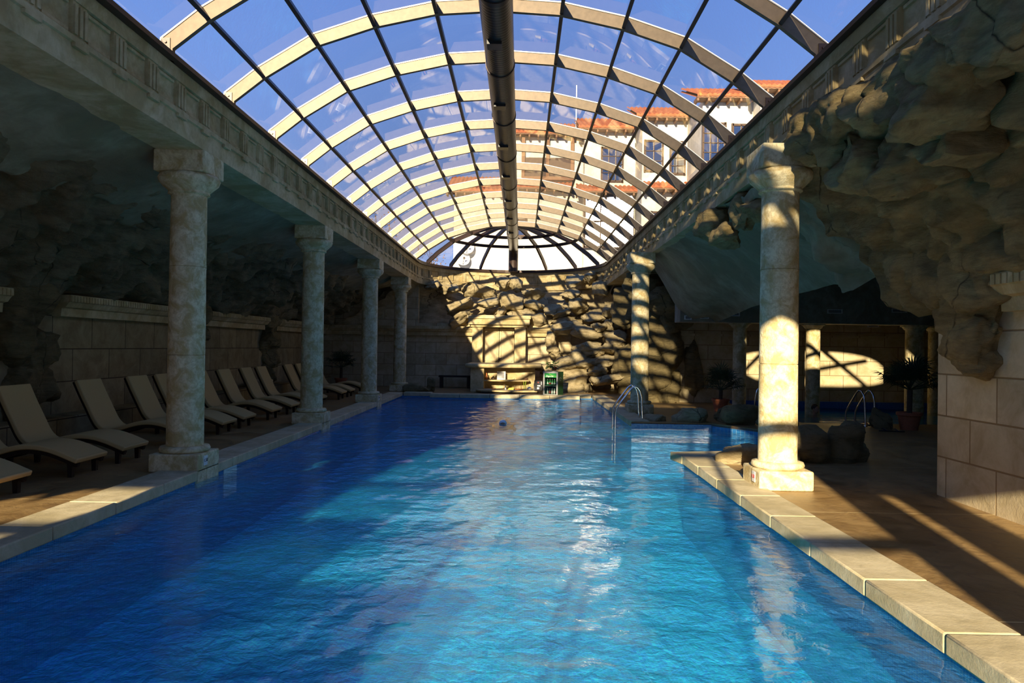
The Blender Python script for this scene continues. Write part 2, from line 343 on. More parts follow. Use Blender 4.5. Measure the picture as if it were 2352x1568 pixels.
def rocks(mb, name, mat, rough, freq):
    "mass of overlapping boulders with a rough broken surface"
    o = mb.build(name, mat); me = o.data; me.shade_smooth()
    for v in me.vertices:
        p = v.co; v.co = p + v.normal * rough * (noise.fractal(p * freq, 0.9, 2.1, 5) - 0.5 * abs(noise.noise(p * freq * 0.8)))
    me.update(); return o
def remeshed(mb, name, mat, voxel, rough=0.0, freq=3.0, parent=None, smooth=True, edges=None):
    "one continuous skin around overlapping lumps"
    o = mb.build(name, mat, parent)
    md = o.modifiers.new('skin', 'REMESH'); md.mode = 'VOXEL'; md.voxel_size = voxel
    sm = o.modifiers.new('smooth', 'SMOOTH'); sm.factor = 0.5; sm.iterations = 2
    COL.objects.unlink(o); BENCH.collection.objects.link(o); vl = BENCH.view_layers[0]; vl.update(); dg = vl.depsgraph
    me = bpy.data.meshes.new_from_object(o.evaluated_get(dg)); BENCH.collection.objects.unlink(o); COL.objects.link(o)
    o.modifiers.clear(); old = o.data; o.data = me; bpy.data.meshes.remove(old)
    if rough:
        if voxel > 0.04:
            bm = bmesh.new(); bm.from_mesh(me); bmesh.ops.subdivide_edges(bm, edges=bm.edges, cuts=1, use_grid_fill=True); bm.to_mesh(me); bm.free(); me.update()
        for v in me.vertices:
            p = v.co; v.co = p + v.normal * rough * (noise.fractal(p * freq, 0.9, 2.1, 5) - 0.5 * abs(noise.noise(p * freq * 0.8)))
        me.update()
    me.materials.clear(); me.materials.append(mat)
    if smooth: me.shade_smooth()
    return o
def sstep(a, b, x):
    t = max(0.0, min(1.0, (x - a) / (b - a))); return t * t * (3 - 2 * t)
def lump(p, f=1.0):
    "bouldery relief: rounded cells with creases"
    q = p * f + Vector((noise.noise(p * 0.9), noise.noise(p * 0.9 + Vector((9, 2, 4))), noise.noise(p * 0.9 + Vector((3, 8, 1))))) * 0.55
    d, _ = noise.voronoi(q); c = noise.cell(q.to_3d() * 1.0)
    return min(1.0, (d[1] - d[0]) * 1.9) ** 0.6 * 0.8 + 0.5 * noise.fractal(p * 1.7, 0.8, 2.0, 4)
def sheet(fn, nu, nv, name, mat, relief=None, parent=None, thick=0.0):
    "surface fn(u,v) with relief(p,u,v) along its normal"
    P = [[Vector(fn(i / nu, j / nv)) for i in range(nu + 1)] for j in range(nv + 1)]
    Q = []
    for j in range(nv + 1):
        for i in range(nu + 1):
            a = P[j][min(i + 1, nu)] - P[j][max(i - 1, 0)]; b = P[min(j + 1, nv)][i] - P[max(j - 1, 0)][i]
            n = a.cross(b); n = n.normalized() if n.length > 1e-9 else Vector((0, 0, 1))
            if n.z > 0: n = -n
            Q.append(P[j][i] + (n * relief(P[j][i], i / nu, j / nv) if relief else Vector()))
    m = MB(); m.add(Q, [(j * (nu + 1) + i, j * (nu + 1) + i + 1, (j + 1) * (nu + 1) + i + 1, (j + 1) * (nu + 1) + i) for j in range(nv) for i in range(nu)])
    return m.build(name, mat, parent, smooth=180)
def holed(outer, holes, f0, f1, mb):
    "slab with holes: 2D polygons mapped by f0 (front) and f1 (back)"
    loops = [outer] + holes; flat_pts = [p for l in loops for p in l]
    tris = tessellate_polygon([[Vector((p[0], p[1], 0)) for p in l] for l in loops]); n = len(flat_pts)
    vs = [f0(*p) for p in flat_pts] + [f1(*p) for p in flat_pts]; fs = [tuple(t) for t in tris] + [tuple(i + n for i in t)[::-1] for t in tris]
    o = 0
    for l in loops:
        k = len(l); fs += [(o + i, o + (i + 1) % k, n + o + (i + 1) % k, n + o + i) for i in range(k)]; o += k
    mb.add(vs, fs)

# ------------------------------------------------------------------ the setting: basin, deck, coping
XL, XR = -4.15, 2.55          # pool edges
YB, YE = -3.0, 29.3           # hall ends
POOL = [(XL, -2.6), (XL, 25.2), (-3.1, 25.2), (-3.1, 24.6), (2.05, 24.6), (2.05, 25.2), (XR, 25.2), (XR, 16.4), (4.35, 16.4), (5.3, 15.0), (5.3, 12.6), (4.5, 11.5), (XR, 11.15), (XR, -2.6)]
SPA = [(6.6, 16.9), (6.6, 22.6), (13.3, 22.6), (13.3, 16.9)]
WZ = -0.12
mb = MB(); holed([(-8.2, YB), (13.5, YB), (13.5, 23.0), (13.5, 29.6), (-8.2, 29.6)], [POOL, SPA], lambda x, y: (x, y, 0.0), lambda x, y: (x, y, -0.06), mb)
structure(mb.build('floor', M['deck']), 'brown stamped concrete deck around the blue pool', 'floor')

def basin(poly, depth, wall, floor, name, label):
    m = MB(); n = len(poly)
    m.add([(x, y, -0.02) for x, y in poly] + [(x, y, -depth) for x, y in poly], [(i, (i + 1) % n, n + (i + 1) % n, n + i) for i in range(n)])
    o = m.build(name, wall); structure(o, label, 'pool')
    f = MB(); f.add([(x, y, -depth) for x, y in poly], [tuple(t) for t in tessellate_polygon([[Vector((x, y, 0)) for x, y in poly]])])
    fl = f.build('pool_floor', floor, o)
    return o
basin(POOL, 1.15, M['tile_wall'], M['tile_floor'], 'pool_basin', 'blue mosaic basin of the big swimming pool')
basin(SPA, 1.1, M['tile_spa'], M['tile_floor'], 'spa_basin', 'dark blue mosaic basin of the small spa pool')

waves = []
for i in range(64):
    lam = 0.13 * (1.3 / 0.13) ** (rnd.random() ** 1.25); a = rnd.gauss(0.5 * pi, 0.9) if rnd.random() < 0.7 else rnd.uniform(0, 2 * pi)
    kk = 2 * pi / lam; waves.append((kk * cos(a), kk * sin(a), rnd.uniform(0, 2 * pi), 0.0017 * lam ** 0.95))
def wave_field(xs, ys):
    X, Y = np.meshgrid(np.array(xs), np.array(ys), indexing='ij'); H = np.zeros_like(X)
    for kx, ky, ph, am in waves: H += am * np.sin(kx * X + ky * Y + ph)
    S = 0.9 + 0.25 * np.sin(0.9 * X + 0.55 * Y + 1.0) * np.sin(0.35 * Y - 0.6 * X) + 0.2 * np.sin(0.31 * Y + 2.0)
    return H * S
def inside(poly, x, y):
    r = False; j = len(poly) - 1
    for i in range(len(poly)):
        (xi, yi), (xj, yj) = poly[i], poly[j]
        if (yi > y) != (yj > y) and x < (xj - xi) * (y - yi) / (yj - yi) + xi: r = not r
        j = i
    return r
def water(poly, name, label, x0, x1, dx, ys, amp=1.0):
    xs = [x0 + (x1 - x0) * i / int((x1 - x0) / dx) for i in range(int((x1 - x0) / dx) + 1)]; idx = {}; m = MB(); H = wave_field(xs, ys)
    def vid(i, j):
        if (i, j) not in idx:
            idx[(i, j)] = len(m.v); m.v.append((xs[i], ys[j], WZ + amp * float(H[i, j])))
        return idx[(i, j)]
    for j in range(len(ys) - 1):
        yc = (ys[j] + ys[j + 1]) / 2
        for i in range(len(xs) - 1):
            xc = (xs[i] + xs[i + 1]) / 2
            if inside(poly, xc, yc): m.f.append((vid(i, j), vid(i + 1, j), vid(i + 1, j + 1), vid(i, j + 1)))
    o = m.build(name, M['water'], None, 180); props(o, label, 'water', None, 'stuff');
    if o.data.polygons[0].normal.z < 0: o.data.flip_normals()
    return o
ys = [-2.6]
while ys[-1] < 25.25:
    y = ys[-1]; ys.append(y + (0.12 if y < 2.4 else 0.026 if y < 9 else 0.04 if y < 15 else 0.065))
water(POOL, 'pool_water', 'rippled bright blue water of the big swimming pool', XL - 0.03, 5.33, 0.03, ys)
ys = [16.85 + 0.07 * i for i in range(84)]
water(SPA, 'spa_water', 'calm dark water of the small spa pool', 6.58, 13.32, 0.07, ys, 0.4)

def coping(name, label, lines, width, stone_len=0.98):
    m = MB()
    for (x0, y0), (x1, y1), side in lines:
        L = sqrt((x1 - x0) ** 2 + (y1 - y0) ** 2); n = max(1, round(L / stone_len)); d = Vector(((x1 - x0) / L, (y1 - y0) / L, 0)); q = Vector((-d.y, d.x, 0)) * side
        for k in range(n):
            c = Vector((x0, y0, 0)) + d * (L * (k + 0.5) / n) + q * (width / 2 - 0.03); rot = Matrix(((d.x, q.x, 0), (d.y, q.y, 0), (0, 0, 1)))
            m.obox(c + Vector((0, 0, -0.035)), (L / n - 0.012, width, 0.13), rot)
    return structure(m.build(name, M['coping'], None, None, 0.014), label, 'coping')
coping('trim_1', 'pale stone coping along the lounger side of the pool', [((XL, -2.6), (XL, 25.2), 1)], 0.50)
coping('trim_2', 'pale stone coping along the column side of the pool', [((XR, 11.15), (XR, -2.6), 1), ((2.50, 11.17), (4.5, 11.55), 1)], 0.46)
coping('trim_3', 'pale stone slab edge in front of the bar', [((-3.1, 24.6), (2.05, 24.6), 1), ((-4.1, 25.22), (-3.1, 25.22), 1), ((2.05, 25.22), (2.5, 25.22), 1), ((XR, 25.2), (XR, 16.45), 1)], 0.45)
m = MB(); m.box(XR - 0.005, 4.35, 16.36, 16.395, -0.45, -0.03); structure(m.build('trim_4', M['tile_pale']), 'pale mosaic band on the far side of the pool bay', 'tiles')
m = MB(); m.box(XL - 0.01, XL + 0.012, 10.05, 10.5, -0.5, -0.06); structure(m.build('trim_5', M['white']), 'pale skimmer plate in the pool wall by the nearest left column', 'plate')

# walls
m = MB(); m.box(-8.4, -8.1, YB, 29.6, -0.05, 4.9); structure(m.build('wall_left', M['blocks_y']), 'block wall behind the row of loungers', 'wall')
m = MB(); m.box(-8.1, -7.62, YB, 28.9, 0, 0.40); structure(m.build('trim_6', M['blocks_y'], None, None, 0.02), 'low stone ledge along the wall behind the loungers', 'ledge')
m = MB(); m.box(-8.4, 4.6, 29.3, 29.6, -0.05, 2.6); m.box(-8.4, -4.2, 29.3, 29.6, 2.6, 4.93); m.box(3.45, 4.6, 29.3, 29.6, 2.6, 4.93); structure(m.build('wall_back', M['blocks_x']), 'block wall at the far end behind the bar', 'wall')
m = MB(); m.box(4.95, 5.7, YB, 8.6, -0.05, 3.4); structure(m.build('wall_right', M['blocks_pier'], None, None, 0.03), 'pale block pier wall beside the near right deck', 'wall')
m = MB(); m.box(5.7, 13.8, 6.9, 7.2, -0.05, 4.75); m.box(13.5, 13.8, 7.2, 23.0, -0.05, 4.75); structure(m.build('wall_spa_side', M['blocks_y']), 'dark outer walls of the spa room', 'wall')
m = MB(); m.box(3.6, 13.8, 22.7, 23.0, -0.05, 4.6); m.box(4.6, 13.5, 22.55, 22.7, 2.10, 2.17); structure(m.build('wall_spa_back', M['blocks_x']), 'block wall behind the spa pool', 'wall')
m = MB(); m.box(6.6, 13.3, 22.5, 22.69, -0.1, 0.10); structure(m.build('trim_7', M['tile_spa']), 'blue mosaic rim at the foot of the spa wall', 'rim')
m = MB(); m.box(4.5, 13.5, 20.4, 21.1, 2.45, 4.5); structure(m.build('trim_8', M['beam'], None, None, 0.02), 'plastered lintel beam with vents over the spa columns', 'beam')
m = MB(); m.box(4.3, 4.6, 22.7, 29.6, -0.05, 4.9); structure(m.build('wall_service', M['blocks_y']), 'wall behind the waterfall rocks', 'wall')

# flat roofs over the aisles (spa roof opening added to light the spa wall)
SKX, SKY = 6.85, 9.6
sky = [(SKX + 2.3 * math.copysign(abs(cos(2 * pi * (k + 0.5) / 28)) ** 0.65, cos(2 * pi * (k + 0.5) / 28)), SKY + 2.2 * math.copysign(abs(sin(2 * pi * (k + 0.5) / 28)) ** 0.65, sin(2 * pi * (k + 0.5) / 28))) for k in range(28)]
m = MB(); m.box(-8.4, -4.75, YB, 29.6, 4.75, 4.93)
holed([(3.95, YB), (13.8, YB), (13.8, 29.6), (3.95, 29.6)], [sky], lambda x, y: (x, y, 4.75), lambda x, y: (x, y, 4.93), m)
structure(m.build('ceiling', M['plaster']), 'flat roof slabs over the two side aisles', 'ceiling')
sk = thing('added_skylight', 'oval roof opening with bars, added to put sun on the spa wall', 'added_skylight', kind='structure')
m = MB(); m.add([(x, y, 4.86) for x, y in sky], [tuple(range(28))]); m.build('glazing', M['door_glass'], sk)
m = MB()
for (xa, ya), (xb, yb) in (((6.15, 11.7), (6.7, 7.4)), ((7.55, 11.6), (8.2, 7.8)), ((5.0, 8.4), (8.7, 10.6)), ((4.7, 9.4), (5.6, 11.4))): m.tube([(xa, ya, 4.82), (xb, yb, 4.82)], 0.07, 6)
m.build('bars', M['dark_bronze'], sk)  # bars laid out for the shadow lines on the spa wall

# unseen rear facade: arch, slit and doors shaped to place the sun patches
XC = -0.37
arch = [(1.69, 0.02), (1.69, 5.00), (1.5, 5.20), (1.3, 5.36), (1.0, 5.46), (0.5, 5.28), (-0.5, 5.25), (-1.8, 5.1), (-3.0, 4.8), (-4.0, 4.3), (-4.7, 3.6), (-4.7, 2.1), (-2.5, 2.1), (-2.5, 0.02)]
holes = [arch, [(2.15, 0.02), (2.31, 0.02), (2.31, 3.3), (2.15, 3.3)], [(2.85, 0.02), (4.4, 0.02), (4.4, 3.25), (2.85, 3.25)],
         [(-7.3, 0.02), (-5.9, 0.02), (-5.9, 3.22), (-7.3, 3.22)]]
PROF = [(-3.70, 4.93), (-3.70, 5.07), (-3.28, 5.40), (-2.54, 5.86), (-1.74, 6.13), (-0.875, 6.32), (0, 6.375), (0.875, 6.32), (1.74, 6.13), (2.54, 5.86), (3.28, 5.40), (3.70, 5.07), (3.70, 4.93)]
top = [(XC + x * 1.03, z + 0.22) for x, z in PROF]
m = MB(); holed([(-8.4, -0.05), (13.8, -0.05), (13.8, 4.93), (XC + 3.9, 4.93)] + top[::-1] + [(XC - 3.9, 4.93), (-8.4, 4.93)], holes, lambda x, z: (x, YB - 0.25, z), lambda x, z: (x, YB, z), m)
structure(m.build('wall_rear', M['beam']), 'unseen rear wall with openings shaped to place the sun patches', 'wall')
win = thing('window_1', 'glazing of the unseen rear openings shaped for the sun patches', 'window', kind='structure')
m = MB()
for x in (-3.2, -1.25, 0.42): m.box(x - 0.04, x + 0.04, YB - 0.16, YB - 0.08, 0, 5.6)
m.box(-4.6, 1.69, YB - 0.17, YB - 0.08, 4.02, 4.18); m.box(-4.8, 1.69, YB - 0.16, YB - 0.08, 2.62, 2.74); m.box(-7.3, -5.9, YB - 0.16, YB - 0.08, 2.62, 2.74); m.build('window_frame', M['dark_bronze'], win)
m = MB()
for h in holes: m.add([(x, YB - 0.12, z) for x, z in h], [tuple(range(len(h)))])
m.build('glazing', M['door_glass'], win)

# ------------------------------------------------------------------ entablature around the roof opening
ZB, ZT = 4.16, 4.93
def frieze_profile():   # (inward distance, z), inward positive
    return [(-0.60, ZB), (0.0, ZB), (0.0, 4.39), (0.025, 4.40), (0.025, 4.455), (-0.03, 4.46), (-0.03, 4.775), (0.02, 4.78), (0.02, ZT), (-0.60, ZT)]
def frieze(name, label, path, nrm, steps):
    "path(t) -> point, nrm(t) -> inward unit vector; t in 0..1"
    m = MB(); pr = frieze_profile(); k = len(pr); N = max(1, steps if steps < 60 else 1); vs = []
    for i in range(N + 1):
        p, n = path(i / N), nrm(i / N); vs += [(p.x + n.x * d, p.y + n.y * d, z) for d, z in pr]
    m.add(vs, [(i * k + j, i * k + (j + 1) % k, (i + 1) * k + (j + 1) % k, (i + 1) * k + j) for i in range(N) for j in range(k)] + [tuple(range(k)), tuple(N * k + j for j in range(k))[::-1]])
    L = sum((path((i + 1) / 40) - path(i / 40)).length for i in range(40)); cnt = int(L / 0.65)
    for q in range(cnt):
        t = (q + 0.5) / cnt; p, n = path(t), nrm(t); d = Vector((-n.y, n.x, 0)); rot = Matrix(((d.x, n.x, 0), (d.y, n.y, 0), (0, 0, 1)))
        m.obox(p + n * -0.015 + Vector((0, 0, 4.618)), (0.21, 0.045, 0.316), rot)
        for s in (-0.075, 0, 0.075): m.obox(p + n * 0.012 + d * s + Vector((0, 0, 4.61)), (0.045, 0.03, 0.27), rot)
        m.obox(p + n * 0.02 + Vector((0, 0, 4.375)), (0.21, 0.035, 0.035), rot)
        pm, nm_ = path(min(1, t + 0.5 / cnt)), nrm(min(1, t + 0.5 / cnt))          # sunk panel frame between the triglyphs
        dd = Vector((-nm_.y, nm_.x, 0)); r2 = Matrix(((dd.x, nm_.x, 0), (dd.y, nm_.y, 0), (0, 0, 1)))
        if q < cnt - 1:
            m.obox(pm + nm_ * -0.02 + Vector((0, 0, 4.745)), (0.36, 0.035, 0.03), r2); m.obox(pm + nm_ * -0.02 + Vector((0, 0, 4.49)), (0.36, 0.035, 0.03), r2)
    return structure(m.build(name, M['frieze']), label, 'entablature')
XFL, XFR = -4.12, 3.36
RA = (XFR - XFL) / 2
frieze('trim_9', 'stone entablature with triglyphs on the lounger side', lambda t: Vector((XFL, YB + (28 - YB) * t, 0)), lambda t: Vector((1, 0, 0)), 100)
frieze('trim_10', 'stone entablature with triglyphs on the spa side', lambda t: Vector((XFR, YB + (28 - YB) * t, 0)), lambda t: Vector((-1, 0, 0)), 100)
ap = lambda t: (-pi / 2 + pi * t)
frieze('trim_11', 'curved stone entablature below the end dome', lambda t: Vector((XC + (RA + 0.0) * sin(ap(t)), 28 + RA * cos(ap(t)), 0)), lambda t: Vector((-sin(ap(t)), -cos(ap(t)), 0)), 36)

# ------------------------------------------------------------------ glass barrel vault
def offs(pr, d):
    out = []
    for i, (x, z) in enumerate(pr):
        a = Vector(pr[max(i - 1, 0)]); b = Vector(pr[min(i + 1, len(pr) - 1)]); t = (b - a).normalized(); out.append((x - t.y * d, z + t.x * d))
    return out
INNER, OUTER = offs(PROF, 0.0), offs(PROF, 0.17)
vault = thing('glass_vault', 'long glass barrel vault with brown arched ribs over the pool', 'glass roof')
RIBS = [8.26 + 1.78 * k for k in range(-6, 12)]
for i, y in enumerate(RIBS):
    m = MB(); n = len(INNER); w = 0.032; vs = []
    for (a, b) in zip(INNER, OUTER):
        vs += [(XC + a[0], y - w, a[1]), (XC + a[0], y + w, a[1]), (XC + b[0], y + w, b[1]), (XC + b[0], y - w, b[1])]
    m.add(vs, [(j * 4 + k, j * 4 + (k + 1) % 4, (j + 1) * 4 + (k + 1) % 4, (j + 1) * 4 + k) for j in range(n - 1) for k in range(4)] + [(0, 1, 2, 3), tuple((n - 1) * 4 + k for k in range(4))])
    rib = m.build('rib', M['bronze'], vault)
    st = MB(); vs = []
    for (a, b) in zip(offs(PROF, 0.169), offs(PROF, 0.188)):
        vs += [(XC + a[0], y - 0.042, a[1]), (XC + a[0], y + 0.042, a[1]), (XC + b[0], y + 0.042, b[1]), (XC + b[0], y - 0.042, b[1])]
    st.add(vs, [(j * 4 + k, j * 4 + (k + 1) % 4, (j + 1) * 4 + (k + 1) % 4, (j + 1) * 4 + k) for j in range(n - 1) for k in range(4)]); st.build('glazing_strip', M['alu'], rib)
    for s in (-1, 1):
        b = MB(); xc = XC + s * 3.775
        b.box(xc - 0.05, xc + 0.05, y - 0.045, y - 0.033, 4.95, 5.19)
        for zz in (5.05, 5.14): b.tube([(xc, y - 0.062, zz), (xc, y - 0.04, zz)], 0.016, 6)
        b.build('foot_bracket', M['galv'] if s < 0 else M['dark_bronze'], rib)
for j in range(2, len(PROF) - 2):
    a = Vector((INNER[j][0], INNER[j][1])); b = Vector((OUTER[j][0], OUTER[j][1])); d = (b - a).normalized(); c = a + d * 0.085; ang = math.atan2(d.x, d.y)
    m = MB(); m.obox((XC + c.x, (YB + 28) / 2, c.y), (0.05, 28 - YB, 0.15), Matrix.Rotation(ang, 3, 'Y')); m.build('purlin', M['dark_bronze'], vault)
for s in (-1, 1):
    m = MB(); x = XC + s * 3.76; m.box(x - 0.13, x + 0.13, YB, 28, 4.93, 4.985); m.build('sill', M['dark_bronze'], vault)
GL = offs(PROF, 0.18)
bays = [YB] + RIBS + [28.0]
for i in range(len(bays) - 1):
    if bays[i + 1] - bays[i] < 0.1: continue
    m = MB(); n = len(GL); m.add([(XC + x, y, z) for y in (bays[i], bays[i + 1]) for x, z in GL], [(j, j + 1, n + j + 1, n + j) for j in range(n - 1)]); m.build('glazing', M['glass'], vault)

dome = thing('glass_half_dome', 'half dome of glass with dark radiating ribs at the far end', 'glass roof')
HP = [(r, z) for r, z in PROF if r >= 0]
def ring(r, z, w, h, name, mat, par):
    m = MB(); N = 32; vs = []
    for k in range(N + 1):
        a = -pi / 2 + pi * k / N
        for dr, dz in ((-w, 0), (w, 0), (w, h), (-w, h)): vs.append((XC + (r + dr) * sin(a), 28 + (r + dr) * cos(a), z + dz))
    m.add(vs, [(k * 4 + q, k * 4 + (q + 1) % 4, (k + 1) * 4 + (q + 1) % 4, (k + 1) * 4 + q) for k in range(N) for q in range(4)]); return m.build(name, mat, par)
ring(3.74, 4.93, 0.10, 0.12, 'sill', M['dark_bronze'], dome); ring(2.54, 5.86, 0.03, 0.12, 'ring', M['dark_bronze'], dome); ring(1.74, 6.13, 0.03, 0.12, 'ring', M['dark_bronze'], dome)
HI, HO = offs(PROF, 0)[6:], offs(PROF, 0.16)[6:]
for k in range(-4, 5):
    th = R(22.5 * k); w = 0.038 if abs(k) < 4 else 0.06; d = Vector((sin(th), cos(th), 0)); q = Vector((cos(th), -sin(th), 0)); m = MB(); vs = []
    for a, b in zip(HI, HO):
        for (r, z), s in ((a, -1), (a, 1), (b, 1), (b, -1)):
            p = Vector((XC, 28, z)) + d * max(r, 0.02) + q * s * w; vs.append(p)
    n = len(HI); m.add(vs, [(j * 4 + c, j * 4 + (c + 1) % 4, (j + 1) * 4 + (c + 1) % 4, (j + 1) * 4 + c) for j in range(n - 1) for c in range(4)]); m.build('rib', M['dark_bronze'], dome)
m = MB(); N = 24; n = len(HI); HG = offs(PROF, 0.17)[6:]
m.add([(XC + r * sin(a), 28 + r * cos(a), z) for a in [-pi / 2 + pi * k / N for k in range(N + 1)] for r, z in HG], [(k * n + j, k * n + j + 1, (k + 1) * n + j + 1, (k + 1) * n + j) for k in range(N) for j in range(n - 1)]); m.build('glazing', M['glass'], dome)

duct = thing('ventilation_duct', 'long dark spiral ventilation duct hanging under the roof ridge', 'duct')
m = MB(); m.tube([(XC, YB, 5.98), (XC, 30.9, 5.98)], 0.215, 24); m.build('pipe', M['duct'], duct, 40)
m = MB(); m.tube([(XC, 30.9, 5.98), (XC, 31.15, 5.92), (XC, 31.25, 5.75), (XC, 31.25, 4.93)], 0.205, 20); m.build('riser', M['dark_bronze'], duct, 40)
for y in (2.0, 6.5, 8.55, 10.9, 13.3, 15.9, 18.8, 21.5, 24.3, 27.2):
    m = MB(); m.tube([(XC, y - 0.03, 5.98), (XC, y + 0.03, 5.98)], 0.226, 24); m.build('clamp_band', M['dark_bronze'], duct, 40)
for y in (3.5, 9.7, 12.2, 14.7, 17.3, 20.2, 23.0, 25.8):
    m = MB(); m.box(XC - 0.14, XC + 0.06, y - 0.10, y + 0.10, 5.735, 5.80); m.build('air_slot', M['black'], duct)
for y in RIBS[2:]:
    m = MB(); m.tube([(XC, y, 6.18), (XC, y, 6.40)], 0.012, 6); m.build('hanger', M['dark_bronze'], duct)

# ------------------------------------------------------------------ columns
def column(x, y, label, z0=0.0, r=0.232, zt=ZB, plinth_h=0.235, sign=None, side=1, inner=None):
    t = thing('column', label, 'column', (x, y, 0), 0, 'stone columns around the pool')
    h = 0.325
    m = MB(); m.box(-h, h, -h, h, z0 - (0.0), plinth_h)
    if inner: m.box(*((h - 0.06, h) if inner > 0 else (-h, -h + 0.06)), -h, h, -0.2, 0.05)
    m.build('plinth', M['column'], t, None, 0.02, 3)
    m = MB(); m.lathe([(r + 0.02, plinth_h - 0.01), (r + 0.075, plinth_h + 0.012), (r + 0.085, plinth_h + 0.04), (r + 0.07, plinth_h + 0.075), (r + 0.01, plinth_h + 0.085)], n=40); m.build('base_ring', M['column'], t, 60)
    z1, z2 = plinth_h + 0.08, zt - 0.52; pr = []
    cuts = [z1 + (z2 - z1) * f for f in (0.36, 0.71)]; N = 40
    for i in range(N + 1):
        z = z1 + (z2 - z1) * i / N; pr.append((r * (1 - 0.045 * (i / N) ** 1.5), z))
    for c in cuts:
        rr = r * 0.985; pr += [(rr, c - 0.006), (rr - 0.010, c), (rr, c + 0.006)]
    pr.sort(key=lambda q: q[1]); m = MB(); m.lathe(pr, n=40)
    m.v = [(vx * (1 + 0.012 * noise.noise(Vector((vx * 4 + x, vy * 4 + y, vz * 3)))), vy * (1 + 0.012 * noise.noise(Vector((vx * 4 + x, vy * 4 + y, vz * 3)))), vz) for vx, vy, vz in m.v]
    m.build('shaft', M['column'], t, 35)
    m = MB(); m.lathe([(r * 0.95, z2 - 0.02), (r + 0.03, z2), (r + 0.02, z2 + 0.03), (r + 0.05, z2 + 0.06), (r + 0.135, z2 + 0.14), (r + 0.155, z2 + 0.20), (r + 0.13, z2 + 0.245), (r + 0.06, z2 + 0.26)], n=40); m.build('capital', M['column'], t, 60)
    m = MB(); m.box(-h, h, -h, h, z2 + 0.25, zt + 0.01); m.build('abacus', M['column'], t, None, 0.015)
    if sign:
        s = MB(); xx = h + 0.004; s.box(*((xx - 0.004, xx + 0.006) if side > 0 else (-xx - 0.006, -xx + 0.004)), -0.17, -0.07, 0.075, 0.20)
        pl = s.build('depth_sign', M['white'], t); pl['label'] = 'small white depth plate'
        text('lettering', sign[0], 0.062, M[sign[1]], pl, ((xx + 0.008) * side, -0.12, 0.14), (R(90), 0, R(90) * side))
    return t
column(-4.44, 9.50, 'mottled column nearest the viewer on the lounger side, with a black 1.50 depth plate', sign=('1.50', 'black'), inner=1)
column(-4.44, 15.27, 'second mottled column along the lounger side of the pool', inner=1)
column(-4.44, 21.04, 'third mottled column along the lounger side, small pale plate on its plinth', sign=('1.50', 'black'), inner=1)
column(-4.44, 26.40, 'last mottled column on the lounger side, before the back wall')
column(3.20, 8.95, 'big sunlit column on the right deck, with a red depth plate', sign=('1.50', 'red'), side=-1)
column(3.13, 18.9, 'sunlit column behind the pool ladder, beside the waterfall rocks')
def spa_column(x, y, r, label, zt=2.45):
    t = thing('column', label, 'column', (x, y, 0), 0, 'columns of the spa room')
    m = MB(); m.lathe([(r, -1.1), (r, 0.3), (r * 0.97, zt - 0.14)], n=28); m.build('shaft', M['column'], t, 60)
    m = MB(); m.lathe([(r, zt - 0.14), (r + 0.03, zt - 0.12), (r + 0.08, zt - 0.05), (r + 0.12, zt - 0.045), (r + 0.12, zt)], n=28); m.build('capital', M['column'], t, 40)
spa_column(6.3, 20.75, 0.19, 'shaded column behind the small potted palm, left end of the spa')
spa_column(8.4, 20.75, 0.20, 'spa column with a sunlit upper half, standing in the water')
spa_column(11.3, 20.75, 0.25, 'thick dark column behind the big potted palm')
spa_column(12.35, 21.6, 0.17, 'slim spa column with a sunlit top, beside the pier wall')

# ------------------------------------------------------------------ rock vaults over the aisles
def left_fn(u, v):
    y = YB + (29.6 - YB) * v; x = -4.70 - 3.42 * u; z = 4.20 - 1.72 * (0.25 * u + 0.75 * u ** 2.2); return (x, y, z)
def left_rel(p, u, v):
    k = sstep(0.0, 0.12, u) * (1 - 0.4 * sstep(0.9, 1, u)); r = sstep(0.12, 0.5, u + 0.28 * noise.noise(Vector((0, p.y * 0.33, 2.2))))
    near = 1 - sstep(5.0, 8.5, p.y)
    return k * (0.05 * noise.fractal(p * 1.2, 0.8, 2, 4) + (r + near * 0.8) * (0.30 * lump(p, 0.62) + 0.14 * lump(p, 1.5)))
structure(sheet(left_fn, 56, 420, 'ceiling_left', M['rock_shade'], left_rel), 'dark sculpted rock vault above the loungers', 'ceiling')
def left_soffit(u, v):
    y = YB + (28 - YB) * v; w = 1.7 + 0.7 * noise.noise(Vector((0.3, y * 0.22, 5.0))) + 0.35 * noise.noise(Vector((0.3, y * 0.9, 1.0))); x = -4.66 - w * u; q = max(0.0, (-4.70 - x) / 3.42)
    return (x, y, 4.185 - 1.72 * (0.25 * q + 0.75 * q ** 2.2) - 0.14 * sstep(0, 0.3, u) + 0.35 * sstep(0.85, 1.0, u))
structure(sheet(left_soffit, 24, 260, 'ceiling_soffit', M['plaster'], lambda p, u, v: 0.04 * noise.fractal(p * 1.4, 0.8, 2, 4)), 'smooth plaster soffit beside the left entablature', 'ceiling')

